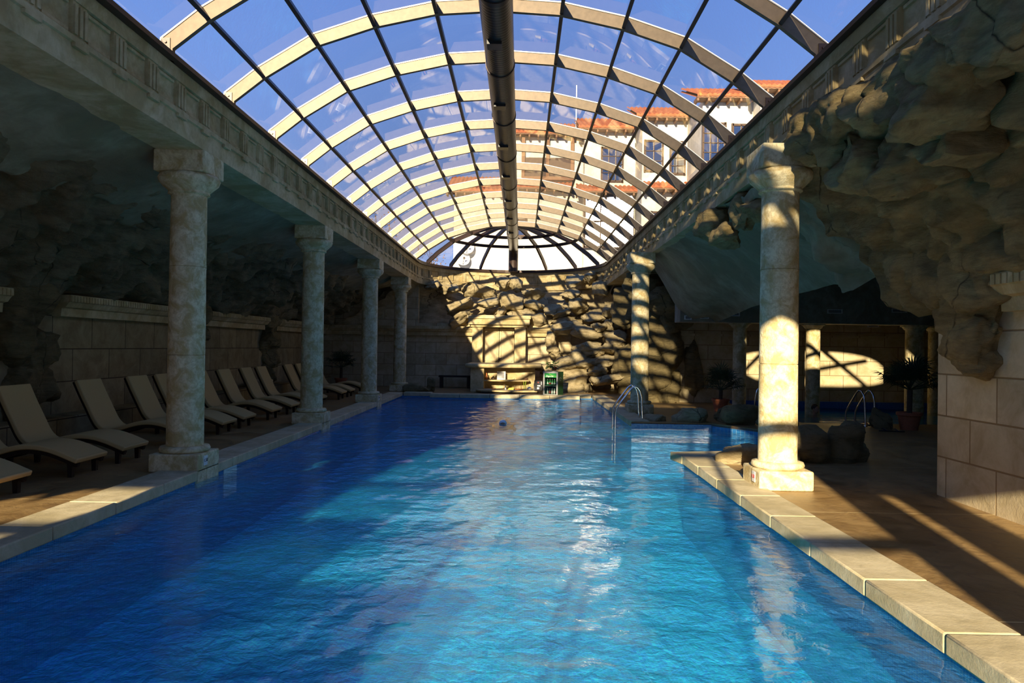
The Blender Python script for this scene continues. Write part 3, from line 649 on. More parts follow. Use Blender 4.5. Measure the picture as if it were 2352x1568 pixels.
def right_fn(u, v):
    y = YB + (9.6 - YB) * v; t = u; lip = sstep(8.4, 9.2, y)
    xe = 5.05 + 4.6 * lip
    if t < 0.62: q = t / 0.62; x = 3.40 + 1.6 * q; z = 4.26 - 1.80 * q ** 1.15
    else: q = (t - 0.62) / 0.38; x = 5.0 + (xe - 5.0) * q; z = 2.46
    return (x, y, z)
def right_rel(p, u, v):
    return (sstep(0.0, 0.06, u) * 0.75 + 0.25) * (0.34 * lump(p + Vector((31, 5, 2)), 0.60) + 0.17 * lump(p + Vector((3, 5, 2)), 1.35)) - 0.05
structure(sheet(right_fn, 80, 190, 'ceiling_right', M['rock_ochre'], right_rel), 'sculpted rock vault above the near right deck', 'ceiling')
m = MB(); m.box(4.9, 13.5, 8.62, 9.5, 2.62, 3.5); structure(m.build('trim_12', M['rock_ochre']), 'rock curtain over the opening to the spa', 'beam')
def smooth_fn(u, v):
    y = 9.3 + (20.45 - 9.3) * v; W = 1.9 + 0.2 * v; x = 3.42 + W * u; dz = (1.3 + 0.25 * v) * (0.2 * u + 0.8 * u ** 1.7) + 0.85 * sstep(0.6, 1.0, v) * sstep(0.05, 0.55, u) * (1 - 0.8 * sstep(0.6, 1.0, u)); return (x, y, 4.19 - dz)
def smooth_rel(p, u, v):
    nearrock = 1 - sstep(11.2, 12.6, p.y); return 0.03 * noise.fractal(p * 0.9, 0.8, 2, 4) + nearrock * (0.35 * lump(p, 0.7) + 0.1) * sstep(0, 0.1, u + 0.05)
structure(sheet(smooth_fn, 40, 110, 'ceiling_vault', M['plaster'], smooth_rel), 'smooth plaster vault between the pool and the spa', 'ceiling')

# lumps hanging over the right entablature and onto the pier
m = MB()
for i, (px, py, Y, sx, sy, sz, rz) in enumerate([(1612, 520, 12.9, 0.45, 0.9, 0.55, 20), (1655, 545, 12.3, 0.5, 0.8, 0.4, 0), (1735, 470, 10.9, 0.6, 0.9, 0.5, 10), (1700, 480, 11.5, 0.5, 0.7, 0.6, 5),
        (1840, 310, 8.3, 0.55, 0.9, 0.55, 15), (1890, 300, 7.8, 0.5, 0.7, 0.7, -10), (1930, 265, 7.3, 0.6, 0.8, 0.5, 10), (1985, 240, 6.9, 0.6, 0.9, 0.55, 25), (2060, 190, 6.2, 0.7, 0.9, 0.6, 10), (2120, 210, 5.9, 0.8, 0.8, 0.7, -20),
        (2150, 120, 5.5, 0.7, 0.8, 0.55, 15), (2250, 60, 5.0, 0.7, 0.7, 0.6, 0), (2330, 60, 4.8, 0.6, 0.7, 0.6, 0), (1990, 380, 7.4, 0.9, 1.0, 0.6, 0), (2090, 360, 6.9, 1.0, 0.9, 0.6, 20), (2200, 300, 6.2, 0.9, 0.9, 0.6, 0)]):
    m.blob(at(px, py, Y) + Vector((0.12, 0, 0)), (sx, sy, sz), Matrix.Rotation(R(rz), 3, 'Z') @ Matrix.Rotation(R(15 * sin(i * 2.1)), 3, 'Y'), i + 0.5, 4, 0.6, 0.22, 1.8, 9)
structure(rocks(m, 'rock_overhang', M['rock_ochre'], 0.05, 2.5), 'rock lumps bulging over the right entablature', 'rock')
m = MB()
for i, (px, py, Y, sx, sy, sz) in enumerate([(2200, 690, 7.9, 0.5, 1.1, 0.9), (2235, 770, 7.8, 0.42, 0.85, 0.7), (2245, 830, 7.75, 0.34, 0.6, 0.36), (2170, 620, 8.2, 0.6, 1.0, 0.9), (2290, 560, 7.2, 0.7, 1.3, 0.8), (2250, 640, 7.6, 0.6, 1.0, 0.8)]):
    p = at(px, py, Y); p.x = max(p.x, 4.86); m.blob(p, (sx, sy, sz), Matrix.Rotation(R(12), 3, 'X'), 40 + i, 4, 0.5, 0.2, 1.8, 5)
structure(rocks(m, 'rock_lobe', M['rock_ochre'], 0.04, 2.5), 'rock lobe drooping over the corner of the pier wall', 'rock')
def cornice(name, label, segs, axis):
    m = MB()
    for a, b, w in segs:
        pr = [(0, 2.10), (0.16, 2.10), (0.17, 2.24), (0.24, 2.26), (0.30, 2.34), (0.33, 2.36), (0.33, 2.47), (0, 2.47)]
        if axis == 'L': m.extr(pr, lambda d, z: (w + d, a, z), lambda d, z: (w + d, b, z))
        elif axis == 'B': m.extr(pr, lambda d, z: (a, w - d, z), lambda d, z: (b, w - d, z))
        else: m.extr(pr, lambda d, z: (w - d, a, z), lambda d, z: (w - d, b, z))
        n = int(abs(b - a) / 0.085)
        for k in range(n):
            c = a + (b - a) * (k + 0.5) / n
            if axis == 'L': m.obox((w + 0.305, c, 2.405), (0.075, 0.06, 0.10))
            elif axis == 'B': m.obox((c, w - 0.305, 2.405), (0.06, 0.075, 0.10))
            else: m.obox((w - 0.305, c, 2.405), (0.075, 0.06, 0.10))
    return structure(m.build(name, M['frieze']), label, 'cornice')
cornice('trim_13', 'beaded stone cornice on the lounger wall', [(YB, 10.9, -8.1), (12.3, 17.0, -8.1), (18.0, 22.2, -8.1), (23.3, 29.3, -8.1)], 'L')
cornice('trim_14', 'beaded stone cornice on the back wall', [(-8.0, -1.95, 29.3), (0.22, 1.5, 29.3)], 'B')
cornice('trim_15', 'carved cornice bracket on the pier wall', [(5.6, 7.25, 4.97)], 'R')
m = MB()
for i, (y, z, s) in enumerate([(11.6, 2.5, 1.5), (11.4, 1.9, 1.15), (11.7, 1.45, 0.9), (11.6, 0.95, 0.95), (11.4, 0.5, 0.5)]): m.blob((-8.15, y, z), (0.9, s, s), None, 60 + i, 4, 0.5, 0.25, 1.8, 8)
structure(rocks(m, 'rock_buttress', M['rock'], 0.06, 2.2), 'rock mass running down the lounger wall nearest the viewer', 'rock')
m = MB()
for i, (y, z, s) in enumerate([(22.7, 2.5, 1.3), (22.6, 1.8, 1.0), (22.8, 1.2, 0.8), (22.6, 0.7, 0.7), (17.5, 2.5, 1.3), (17.5, 1.9, 0.8)]): m.blob((-8.15, y, z), (0.9, s, s), None, 70 + i, 4, 0.5, 0.25, 1.8, 8)
structure(rocks(m, 'rock_buttress', M['rock'], 0.06, 2.2), 'rock mass on the lounger wall further along', 'rock')

# ------------------------------------------------------------------ rockwork, waterfall and pavilion of the far end
def apse_fn(u, v):
    a = -pi / 2 + pi * u; top = Vector((XC + (RA + 0.25) * sin(a), 28 + (RA + 0.25) * cos(a), 4.22)); bx = -8.1 + 12.6 * u
    bot = Vector((bx, 29.35, 2.35)); q = v; p = top.lerp(bot, q); p.y = top.y + (bot.y - top.y) * q ** 0.7; return p
structure(sheet(apse_fn, 90, 30, 'ceiling_apse', M['rock_pale'], lambda p, u, v: 0.3 * lump(p, 0.7) * sstep(0, 0.15, v) * (1 - sstep(0.9, 1, v))), 'rock slope rising from the back wall to the dome', 'ceiling')
def crop(cx, cy, Y): return at(900 + cx * 0.2806, 560 + cy * 0.2806, Y)
S1 = 0.2806 / 1650
m = MB()
for i, (cx, cy, w, h, rot, Y) in enumerate([(920, 320, 150, 130, 10, 30.7), (1010, 330, 130, 120, -10, 30.7), (970, 480, 230, 170, 8, 29.6), (730, 390, 320, 95, -8, 30.0), (470, 370, 170, 90, 10, 29.9), (330, 340, 130, 80, 15, 29.6),
        (570, 500, 260, 70, 32, 29.0), (570, 610, 240, 75, 33, 28.9), (780, 480, 190, 70, 18, 29.2), (880, 560, 120, 90, 20, 29.3), (1160, 420, 200, 110, 0, 30.0), (1170, 510, 190, 80, -8, 29.6), (1330, 540, 170, 75, 5, 29.4), (1460, 420, 190, 100, 5, 29.7),
        (1530, 520, 180, 110, 8, 29.3), (1700, 370, 130, 130, 0, 28.9), (1520, 300, 190, 80, 10, 30.0), (1630, 270, 120, 80, 20, 29.6), (1780, 560, 120, 120, -20, 28.4), (1640, 590, 200, 90, 12, 28.9), (1400, 620, 230, 60, 10, 29.2), (1200, 640, 170, 80, 5, 29.4), (1390, 580, 160, 50, 20, 29.2),
        (1100, 560, 160, 80, -10, 29.4), (1000, 590, 140, 70, 0, 29.5), (1860, 680, 150, 70, 10, 28.2), (1790, 660, 110, 110, -25, 28.1), (1900, 470, 160, 200, 0, 28.3)]):
    m.blob(crop(cx, cy, Y), (w * Y * S1, 0.9 + 0.002 * w, h * Y * S1), Matrix.Rotation(R(-rot), 3, 'Y') @ Matrix.Rotation(R(18 * sin(i * 1.7)), 3, 'X'), 100 + i, 4, 0.75, 0.15, 2.2, 11)
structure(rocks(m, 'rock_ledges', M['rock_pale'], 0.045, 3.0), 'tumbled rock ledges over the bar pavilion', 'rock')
m = MB()
for i, (cx, cy, w, h, rot, Y, d) in enumerate([(1310, 800, 110, 200, 0, 28.5, 1.0), (1340, 890, 110, 110, 0, 28.5, 1.0), (1420, 690, 260, 110, 8, 28.4, 1.1), (1600, 720, 250, 130, -10, 28.0, 1.2), (1690, 690, 130, 90, 0, 28.0, 1.1), (1820, 780, 200, 150, 0, 27.7, 1.2), (1600, 860, 250, 120, 5, 27.6, 1.3), (1540, 930, 170, 150, -20, 27.5, 1.1),
        (1680, 870, 150, 110, 0, 27.6, 1.1), (1790, 860, 170, 110, 0, 27.4, 1.2), (1600, 980, 190, 110, 10, 27.3, 1.1), (1760, 960, 220, 110, 8, 27.2, 1.2), (1880, 960, 140, 130, 0, 27.2, 1.1), (1440, 970, 230, 110, 8, 27.7, 1.3), (1680, 1040, 170, 80, 0, 27.0, 1.0), (1770, 1110, 270, 85, 12, 26.7, 1.1), (1680, 1120, 130, 75, 0, 26.7, 1.0),
        (1860, 1050, 120, 100, -20, 26.9, 1.0), (1940, 1100, 90, 190, 0, 27.0, 0.9), (1500, 1110, 240, 240, 0, 27.6, 1.5), (1380, 1060, 200, 150, 0, 27.7, 1.3), (1420, 1200, 330, 140, 0, 27.4, 1.3), (1580, 1200, 120, 140, 0, 27.5, 1.0), (1300, 1040, 160, 90, 0, 27.9, 1.3), (1230, 1010, 150, 60, 0, 28.0, 1.2), (1880, 880, 90, 80, 0, 27.4, 1.0), (1920, 1020, 100, 110, 0, 26.9, 0.9)]):
    m.blob(crop(cx, cy, Y), (w * Y * S1, d, h * Y * S1), Matrix.Rotation(R(-rot), 3, 'Y'), 140 + i, 4, 0.5, 0.20, 2.2, 6)
wf = rocks(m, 'waterfall_rocks', M['rock_pale'], 0.035, 3.2); props(wf, 'heap of rounded waterfall rocks with a niche, right of the bar', 'rock waterfall', None, 'structure')
m = MB()
for i, (px, py, Y, w, h) in enumerate([(1505, 800, 22.5, 1.2, 3.2), (1540, 780, 22.4, 1.0, 2.2), (1460, 700, 25.5, 1.6, 1.6), (1560, 720, 21.9, 1.3, 1.1), (1520, 690, 21.6, 1.4, 0.9), (1480, 660, 22.4, 1.3, 1.0), (1600, 860, 22.5, 0.7, 2.0), (1450, 850, 26.3, 1.2, 2.4), (1500, 900, 22.6, 1.1, 0.9), (1535, 890, 22.5, 0.9, 1.3)]):
    m.blob(at(px, py, Y) + Vector((0, 0.4, 0)), (w, 1.2, h), None, 190 + i, 4, 0.5, 0.2, 1.8, 9)
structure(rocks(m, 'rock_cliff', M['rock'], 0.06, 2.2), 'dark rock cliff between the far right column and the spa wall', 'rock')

pav = thing('pavilion', 'pale stone door surround with pilasters and a broken cornice behind the bar', 'door surround', kind='structure')
for x0, x1 in ((-1.95, -1.52), (-0.25, 0.20)):
    m = MB(); m.box(x0, x1, 28.7, 29.32, 0.0, 2.5); m.build('pilaster', M['frieze'], pav, None, 0.012)
m = MB(); m.box(-2.0, 0.25, 28.62, 29.32, 2.45, 2.56); m.box(-2.10, 0.35, 28.50, 29.32, 2.55, 2.90); m.box(-2.14, 0.39, 28.44, 29.32, 2.78, 2.92); m.build('lintel', M['frieze'], pav, None, 0.01)
dr = thing('door_1', 'cream double door with sunk panels and a dark handle', 'door', kind='structure')
for x0, x1 in ((-1.50, -0.89), (-0.87, -0.27)):
    m = MB(); m.box(x0, x1, 29.16, 29.28, 0.0, 2.42); w = 0.09
    for z0, z1 in ((0.15, 0.95), (1.08, 2.30)):
        m.box(x0 + 0.06, x1 - 0.06, 29.13, 29.17, z0, z0 + 0.03); m.box(x0 + 0.06, x1 - 0.06, 29.13, 29.17, z1 - 0.03, z1); m.box(x0 + 0.06, x0 + 0.09, 29.13, 29.17, z0, z1); m.box(x1 - 0.09, x1 - 0.06, 29.13, 29.17, z0, z1)
    lf = m.build('door_leaf', M['door'], dr, None, 0.006)
m = MB(); m.box(-0.92, -0.85, 29.10, 29.16, 1.12, 1.24); m.tube([(-0.86, 29.08, 1.2), (-0.76, 29.07, 1.2)], 0.014, 6); m.build('door_handle', M['dark_bronze'], dr)

# bar
bar = thing('bar_counter', 'low sunlit stone bar with shelf and rounded ledge at the water edge', 'bar')
m = MB(); m.box(-1.83, -1.33, 26.3, 28.7, 0, 0.98); m.build('side_pier', M['frieze'], bar, None, 0.02)
m = MB(); m.box(-1.33, 0.55, 26.95, 27.2, 0, 0.98); m.build('back_panel', M['frieze'], bar)
m = MB(); pl = [(-2.03, 26.20), (-1.9, 26.08), (-1.0, 26.14), (-0.2, 26.22), (0.5, 26.35), (0.8, 26.6), (0.85, 28.7), (-2.0, 28.7)]
m.extr(pl, lambda x, y: (x, y, 0.90), lambda x, y: (x, y, 1.04)); m.build('ledge', M['frieze'], bar, None, 0.05, 3)
m = MB(); pl = [(-1.33, 26.36), (-0.5, 26.28), (0.1, 26.38), (0.35, 26.6), (0.35, 26.96), (-1.33, 26.96)]
m.extr(pl, lambda x, y: (x, y, 0.40), lambda x, y: (x, y, 0.455)); m.build('shelf', M['frieze'], bar, None, 0.015)
m = MB(); pl = [(-1.60, 26.0), (-1.35, 25.70), (-0.6, 25.52), (0.1, 25.55), (0.62, 25.75), (0.72, 26.9), (-1.6, 26.9)]
m.extr(pl, lambda x, y: (x, y, 0.06), lambda x, y: (x, y, 0.12)); m.build('counter_slab', M['frieze'], bar, None, 0.012)
m = MB(); m.box(-1.4, 0.6, 25.95, 26.9, 0.0, 0.06); m.build('shadow_gap_block', M['black'], bar)  # black block stands in for the shadow gap under the counter slab

CZ, SZ = 0.12, 0.455
def small(name, label, cat, mb_, mat, smooth=40, group=None): return props(mb_.build(name, mat, None, smooth), label, cat, group, 'thing')
m = MB(); c = (-1.25, 26.6, SZ); m.lathe([(0.03, 0), (0.055, 0.05), (0.05, 0.10), (0.02, 0.17), (0.018, 0.22), (0.026, 0.24)], c, 16); small('vase', 'small orange vase at the left end of the bar shelf', 'vase', m, M['orange'])
t = thing('teapot', 'small dark brown teapot on the bar shelf', 'teapot', (-1.0, 26.62, SZ)); m = MB(); m.lathe([(0.04, 0), (0.075, 0.03), (0.07, 0.07), (0.03, 0.10)], n=16); m.build('body', M['brown'], t, 40); m = MB(); m.lathe([(0.03, 0.10), (0.012, 0.115), (0.014, 0.13), (0.004, 0.14)], n=12); m.build('lid', M['brown'], t, 40); m = MB(); m.tube([(0.06, 0, 0.05), (0.12, 0, 0.06), (0.13, 0, 0.09)], 0.012, 6); m.build('spout', M['brown'], t)
t = thing('picture_frame', 'white framed grey drawing standing on the bar shelf', 'picture', (-0.70, 26.62, SZ)); m = MB(); holed([(-0.155, 0), (0.155, 0), (0.155, 0.31), (-0.155, 0.31)], [[(-0.115, 0.04), (0.115, 0.04), (0.115, 0.27), (-0.115, 0.27)]], lambda x, z: (x, -0.012, z), lambda x, z: (x, 0.012, z), m); m.build('frame', M['white'], t); m = MB(); m.box(-0.116, 0.116, -0.002, 0.01, 0.039, 0.271); m.build('drawing', M['drawing'], t)
m = MB(); c = (-0.26, 26.55, SZ); m.box(c[0] - 0.05, c[0] + 0.05, c[1] - 0.03, c[1] + 0.03, SZ, SZ + 0.015); m.tube([(c[0] + 0.03, c[1], SZ + 0.01), (c[0] + 0.05, c[1], SZ + 0.06)], 0.008, 6); small('burner_holder', 'tiny reddish holder on the bar shelf right of the picture', 'holder', m, M['terracotta'])
m = MB(); m.lathe([(0.045, 0), (0.07, 0.03), (0.078, 0.075), (0.068, 0.075), (0.05, 0.02)], (0.22, 26.6, SZ), 18, False); m.lathe([(0.045, 0.0), (0.05, 0.02)], (0.22, 26.6, SZ), 18); small('bowl', 'small brown bowl at the right end of the bar shelf', 'bowl', m, M['brown'])
t = thing('knife', 'knife with an orange handle lying on the bar counter', 'knife', (-1.1, 26.15, CZ)); m = MB(); m.box(-0.2, 0.06, -0.02, 0.02, 0.005, 0.02); m.build('blade', M['silver'], t); m = MB(); m.box(0.06, 0.22, -0.022, 0.022, 0.004, 0.035); m.build('handle', M['orange'], t, None, 0.008)
t = thing('tap', 'small chrome tap over the bar counter', 'tap', (-0.53, 26.2, CZ)); m = MB(); m.lathe([(0.035, 0), (0.03, 0.03), (0.02, 0.10), (0.022, 0.16)], n=12); m.build('body', M['steel'], t, 40); m = MB(); m.tube([(0, 0, 0.14), (-0.05, -0.08, 0.19), (-0.09, -0.14, 0.15)], 0.011, 8); m.build('spout', M['steel'], t, 60)
t = thing('sponge_box', 'yellow plastic box on the bar counter', 'box', (-0.33, 25.95, CZ)); m = MB(); m.add([(-0.12, -0.05, 0), (0.10, -0.05, 0), (0.10, 0.05, 0), (-0.12, 0.05, 0), (-0.08, -0.04, 0.075), (0.11, -0.05, 0.095), (0.11, 0.05, 0.095), (-0.08, 0.04, 0.075)], [(0, 1, 2, 3), (4, 5, 6, 7), (0, 1, 5, 4), (1, 2, 6, 5), (2, 3, 7, 6), (3, 0, 4, 7)]); m.build('body', M['yellow'], t, None, 0.01)
t = thing('serving_tray', 'orange tray under the drinking glasses', 'tray', (-0.06, 26.3, CZ)); m = MB(); m.lathe([(0.19, 0), (0.20, 0.018), (0.185, 0.018), (0.18, 0.006)], n=28); m.build('dish', M['orange'], t, 40)
spots = [(-0.20, 26.20, 'front left glass on the orange tray'), (-0.06, 26.18, 'front middle glass on the orange tray'), (0.06, 26.21, 'front right glass on the orange tray'), (-0.14, 26.36, 'back left glass on the orange tray'), (0.03, 26.38, 'back right glass on the orange tray')]
g0 = None
for i, (x, y, lb) in enumerate(spots):
    if g0 is None:
        g0 = thing('drinking_glass', lb, 'glass', (x, y, CZ + 0.018), 0, 'glasses on the bar'); m = MB(); m.lathe([(0.032, 0), (0.042, 0.14)], n=16, cap=False); m.build('bowl', M['clear'], g0, 60); m = MB(); m.lathe([(0.0, 0), (0.032, 0.0), (0.033, 0.012), (0.0, 0.012)], n=16, cap=False); m.build('base', M['clear'], g0)
    else: g = dup(g0); g.location = (x, y, CZ + 0.018); g['label'] = lb
t = thing('straw_cup', 'glass cup of lime straws on the bar counter', 'cup', (0.16, 26.45, CZ)); m = MB(); m.lathe([(0.05, 0), (0.06, 0.16)], n=16); m.build('cup', M['clear'], t, 60)
for k in range(4):
    m = MB(); m.tube([(0.02 * cos(k * 2), 0.02 * sin(k * 2), 0.01), (0.05 * cos(k * 2), 0.05 * sin(k * 2), 0.30)], 0.007, 6); m.build('straw', M['lime'], t)
t = thing('sugar_bowl', 'white sugar bowl on the bar counter', 'bowl', (0.34, 26.3, CZ)); m = MB(); m.lathe([(0.05, 0), (0.085, 0.03), (0.085, 0.06)], n=20); m.build('bowl', M['white'], t, 40); m = MB(); m.lathe([(0.085, 0.06), (0.06, 0.085), (0.015, 0.10), (0.015, 0.115)], n=20); m.build('lid', M['white'], t, 40)
t = thing('cup_stack', 'short stack of white cups on the bar counter', 'cups', (0.54, 26.3, CZ), 0, 'stacks of white cups')
for k in range(5):
    m = MB(); m.lathe([(0.03, 0), (0.045, 0.09)], (0, 0, 0.035 * k), 16); m.build('cup', M['white'], t, 50)
t = thing('cup_stack', 'tall stack of white cups beside the coffee machine', 'cups', (0.66, 26.45, CZ), 0, 'stacks of white cups')
for k in range(8):
    m = MB(); m.lathe([(0.028, 0), (0.042, 0.09)], (0, 0, 0.035 * k), 16); m.build('cup', M['white'], t, 50)
t = thing('coffee_machine', 'black coffee machine left of the drinks fridge', 'coffee machine', (0.68, 25.75, CZ), R(-8)); m = MB(); m.box(-0.16, 0.13, -0.12, 0.20, 0, 0.37); m.extr([(0.13, 0), (0.19, 0.05), (0.19, 0.26), (0.13, 0.37)], lambda x, z: (x, -0.12, z), lambda x, z: (x, 0.20, z)); m.build('body', M['black'], t, None, 0.015)
m = MB(); m.box(-0.06, 0.02, -0.135, -0.118, 0.06, 0.13); m.box(-0.05, 0.06, -0.135, -0.118, 0.16, 0.20); m.build('spout', M['silver'], t); m = MB(); m.box(-0.04, 0.0, -0.127, -0.119, 0.28, 0.32); m.build('badge', M['red'], t); m = MB(); m.box(0.085, 0.105, -0.127, -0.119, 0.22, 0.33); m.build('button_panel', M['white'], t)

fr = thing('drinks_fridge', 'small green drinks fridge with a glass door at the water edge', 'fridge', (1.16, 25.2, 0.0), R(-26))
w, d, h = 0.275, 0.25, 0.83
m = MB(); m.box(-w, w, -d + 0.03, d, 0, h); m2 = MB()
body = MB(); body.box(-w, -w + 0.03, -d + 0.04, d, 0, h); body.box(w - 0.03, w, -d + 0.04, d, 0, h); body.box(-w + 0.03, w - 0.03, d - 0.03, d, 0, h); body.box(-w + 0.03, w - 0.03, -d + 0.04, d - 0.03, 0, 0.05); body.box(-w + 0.03, w - 0.03, -d + 0.04, d - 0.03, h - 0.03, h); body.build('cabinet', M['green'], fr)
m = MB(); holed([(-w, 0.0), (w, 0.0), (w, h), (-w, h)], [[(-w + 0.05, 0.05), (w - 0.05, 0.05), (w - 0.05, h - 0.05), (-w + 0.05, h - 0.05)]], lambda x, z: (x, -d, z), lambda x, z: (x, -d + 0.035, z), m); door = m.build('door', M['silver'], fr)
m = MB(); m.box(-w + 0.05, w - 0.05, -d + 0.012, -d + 0.02, 0.05, 0.63); m.build('glass', M['fridge_glass'], door); m = MB(); m.tube([(-w - 0.005, -d - 0.035, 0.20), (-w - 0.005, -d - 0.045, 0.25), (-w - 0.005, -d - 0.045, 0.38), (-w - 0.005, -d - 0.03, 0.42)], 0.014, 8); m.build('handle', M['black'], door)
m = MB(); m.box(-w + 0.05, w - 0.05, -d + 0.008, -d + 0.02, 0.63, h - 0.05); hd = m.build('header_panel', M['bright_green'], fr); text('lettering', 'Zagorka', 0.085, M['white'], hd, (-0.04, -d + 0.006, 0.675), (R(90), 0, 0), 0.001, 0.25)
m = MB(); m.tube([(-0.06, -d + 0.006, 0.765), (0.02, -d + 0.006, 0.72), (0.12, -d + 0.006, 0.685), (0.215, -d + 0.006, 0.672)], 0.005, 5); m.build('swoosh', M['lime'], hd)
m = MB(); m.box(-w + 0.03, w - 0.03, -d + 0.06, d - 0.03, 0.325, 0.34); m.build('rack', M['silver'], fr)
m = MB(); m.tube([(w + 0.003, -0.02 + 0.07 * cos(a), 0.58 + 0.06 * sin(a)) for a in [2 * pi * k / 16 for k in range(15)]], 0.004, 5); m.build('emblem', M['silver'], fr)
FM = Matrix.Translation(Vector((1.16, 25.2, 0))) @ Matrix.Rotation(R(-26), 4, 'Z')
def bottle(lx, lz, mat, label, hgt=0.23):
    p = FM @ Vector((lx, -0.09, lz)); t = thing('bottle', label, 'bottle', p, 0, 'bottles in the drinks fridge'); k = hgt / 0.23
    m = MB(); m.lathe([(0.028, 0), (0.03, 0.01), (0.03, 0.12 * k), (0.013, 0.165 * k), (0.012, 0.215 * k)], n=14); m.build('body', M[mat], t, 40)
    m = MB(); m.lathe([(0.015, 0.212 * k), (0.015, 0.23 * k)], n=12); m.build('cap', M['silver'], t, 40); m = MB(); m.lathe([(0.0305, 0.05 * k), (0.0305, 0.10 * k)], n=14, cap=False); m.build('paper_label', M['red' if 'red' in label else 'white'], t, 60)
for i, lx in enumerate((-0.17, -0.085, 0.0, 0.085, 0.17)):
    bottle(lx, 0.34, 'bottle_green', ['green bottle at the left end of the upper fridge shelf', 'bottle with a red paper label on the upper fridge shelf', 'green bottle in the middle of the upper fridge shelf', 'green bottle right of the middle on the upper fridge shelf', 'green bottle at the right end of the upper fridge shelf'][i])
    bottle(lx, 0.05, ['bottle_pale', 'brown', 'bottle_pale', 'bottle_pale', 'brown'][i], ['pale bottle at the left end of the fridge bottom', 'brown bottle with a red label left on the fridge bottom', 'pale bottle in the middle of the fridge bottom', 'pale bottle right of the middle on the fridge bottom', 'brown bottle with a red label at the right end of the fridge bottom'][i], 0.2)

def leaf_quad(m, p, d, L, W, up):
    s = d.cross(up).normalized() * W; q = p + d * L * 0.5 + up * L * 0.12; r = p + d * L - up * L * 0.10
    m.add([p, q - s, r, q + s, q - up * 0.01 * 0], [(0, 1, 2, 3)])
t = thing('potted_plant', 'leafy green plant in a red pot on the drinks fridge', 'plant', FM @ Vector((0.03, 0.0, 0.83)))
m = MB(); m.lathe([(0.10, 0), (0.115, 0.025), (0.10, 0.02)], n=20); m.build('saucer', M['white'], t, 40); m = MB(); m.lathe([(0.065, 0.015), (0.085, 0.15), (0.09, 0.16), (0.09, 0.175)], n=20); m.build('pot', M['terracotta'], t, 40)
m = MB()
for k in range(75):
    a = rnd.uniform(0, 2 * pi); e_ = rnd.uniform(-0.5, 1.0); d_ = Vector((cos(a) * cos(e_) * 1.2 - 0.35, sin(a) * cos(e_), sin(e_))).normalized(); p = Vector((0, 0, 0.2)) + d_ * rnd.uniform(0.03, 0.2) + Vector((-0.09 * rnd.random(), 0, 0)); leaf_quad(m, p, (d_ + Vector((0, 0, -0.3))).normalized(), rnd.uniform(0.08, 0.13), 0.04, Vector((0, 0.2, 1)).normalized())
m.build('foliage', M['leaf'], t)

def bench(label, x, y, L):
    t = thing('bench', label, 'bench', (x, y, 0)); m = MB(); m.box(-L / 2, L / 2, -0.19, 0.19, 0.43, 0.50); m.build('seat', M['wenge'], t, None, 0.008)
    for s in (-1, 1):
        m = MB(); m.box(s * (L / 2 - 0.10) - 0.06, s * (L / 2 - 0.10) + 0.06, -0.16, 0.16, 0, 0.43); m.build('leg', M['wenge'], t)
bench('dark wooden bench against the back wall left of the bar', -2.6, 28.75, 1.3)

# ------------------------------------------------------------------ sun loungers
def make_lounger(label):
    t = thing('sun_lounger', label, 'sun lounger', (0, 0, 0), 0, 'sun loungers along the wall')
    pts = [(0.0, 0.235), (0.10, 0.275), (0.25, 0.335), (0.42, 0.385), (0.60, 0.405), (0.78, 0.39), (0.95, 0.345), (1.10, 0.295), (1.22, 0.268), (1.31, 0.275), (1.38, 0.32), (1.45, 0.41), (1.55, 0.61), (1.66, 0.83), (1.76, 1.05)]
    fine = []
    for i in range(len(pts) - 1):
        p0, p1, p2, p3 = (Vector(pts[max(0, min(len(pts) - 1, i + k))]) for k in (-1, 0, 1, 2))
        for s in (0, 0.25, 0.5, 0.75): fine.append(0.5 * ((2 * p1) + (p2 - p0) * s + (2 * p0 - 5 * p1 + 4 * p2 - p3) * s * s + (3 * p1 - p0 - 3 * p2 + p3) * s ** 3))
    fine.append(Vector(pts[-1]))
    def strip(off0, off1, y0, y1):
        m = MB(); vs = []; N = len(fine)
        for i, p in enumerate(fine):
            d = (fine[min(i + 1, N - 1)] - fine[max(i - 1, 0)]).normalized(); n = Vector((-d.y, d.x))
            a, b = p + n * off0, p + n * off1; vs += [(-a.x, y0, a.y), (-a.x, y1, a.y), (-b.x, y1, b.y), (-b.x, y0, b.y)]
        m.add(vs, [(i * 4 + k, i * 4 + (k + 1) % 4, (i + 1) * 4 + (k + 1) % 4, (i + 1) * 4 + k) for i in range(N - 1) for k in range(4)] + [(0, 1, 2, 3), tuple((N - 1) * 4 + k for k in range(4))]); return m
    strip(0.0, -0.065, 0, 0.66).build('cushion', M['cushion'], t, None, 0.028, 4)
    for y0 in (0.05, 0.55): strip(-0.068, -0.12, y0, y0 + 0.06).build('side_rail', M['wenge'], t)
    for x, zt in ((0.13, 0.20), (1.25, 0.17)):
        for y0 in (0.05, 0.55):
            m = MB(); a = 0.035; b = 0.026; m.add([(-x - b, y0 + 0.004, 0), (-x + b, y0 + 0.004, 0), (-x + b, y0 + 0.056, 0), (-x - b, y0 + 0.056, 0), (-x - a, y0, zt), (-x + a, y0, zt), (-x + a, y0 + 0.06, zt), (-x - a, y0 + 0.06, zt)], [(0, 1, 2, 3), (4, 5, 6, 7), (0, 1, 5, 4), (1, 2, 6, 5), (2, 3, 7, 6), (3, 0, 4, 7)]); m.build('leg', M['wenge'], t)
    return t
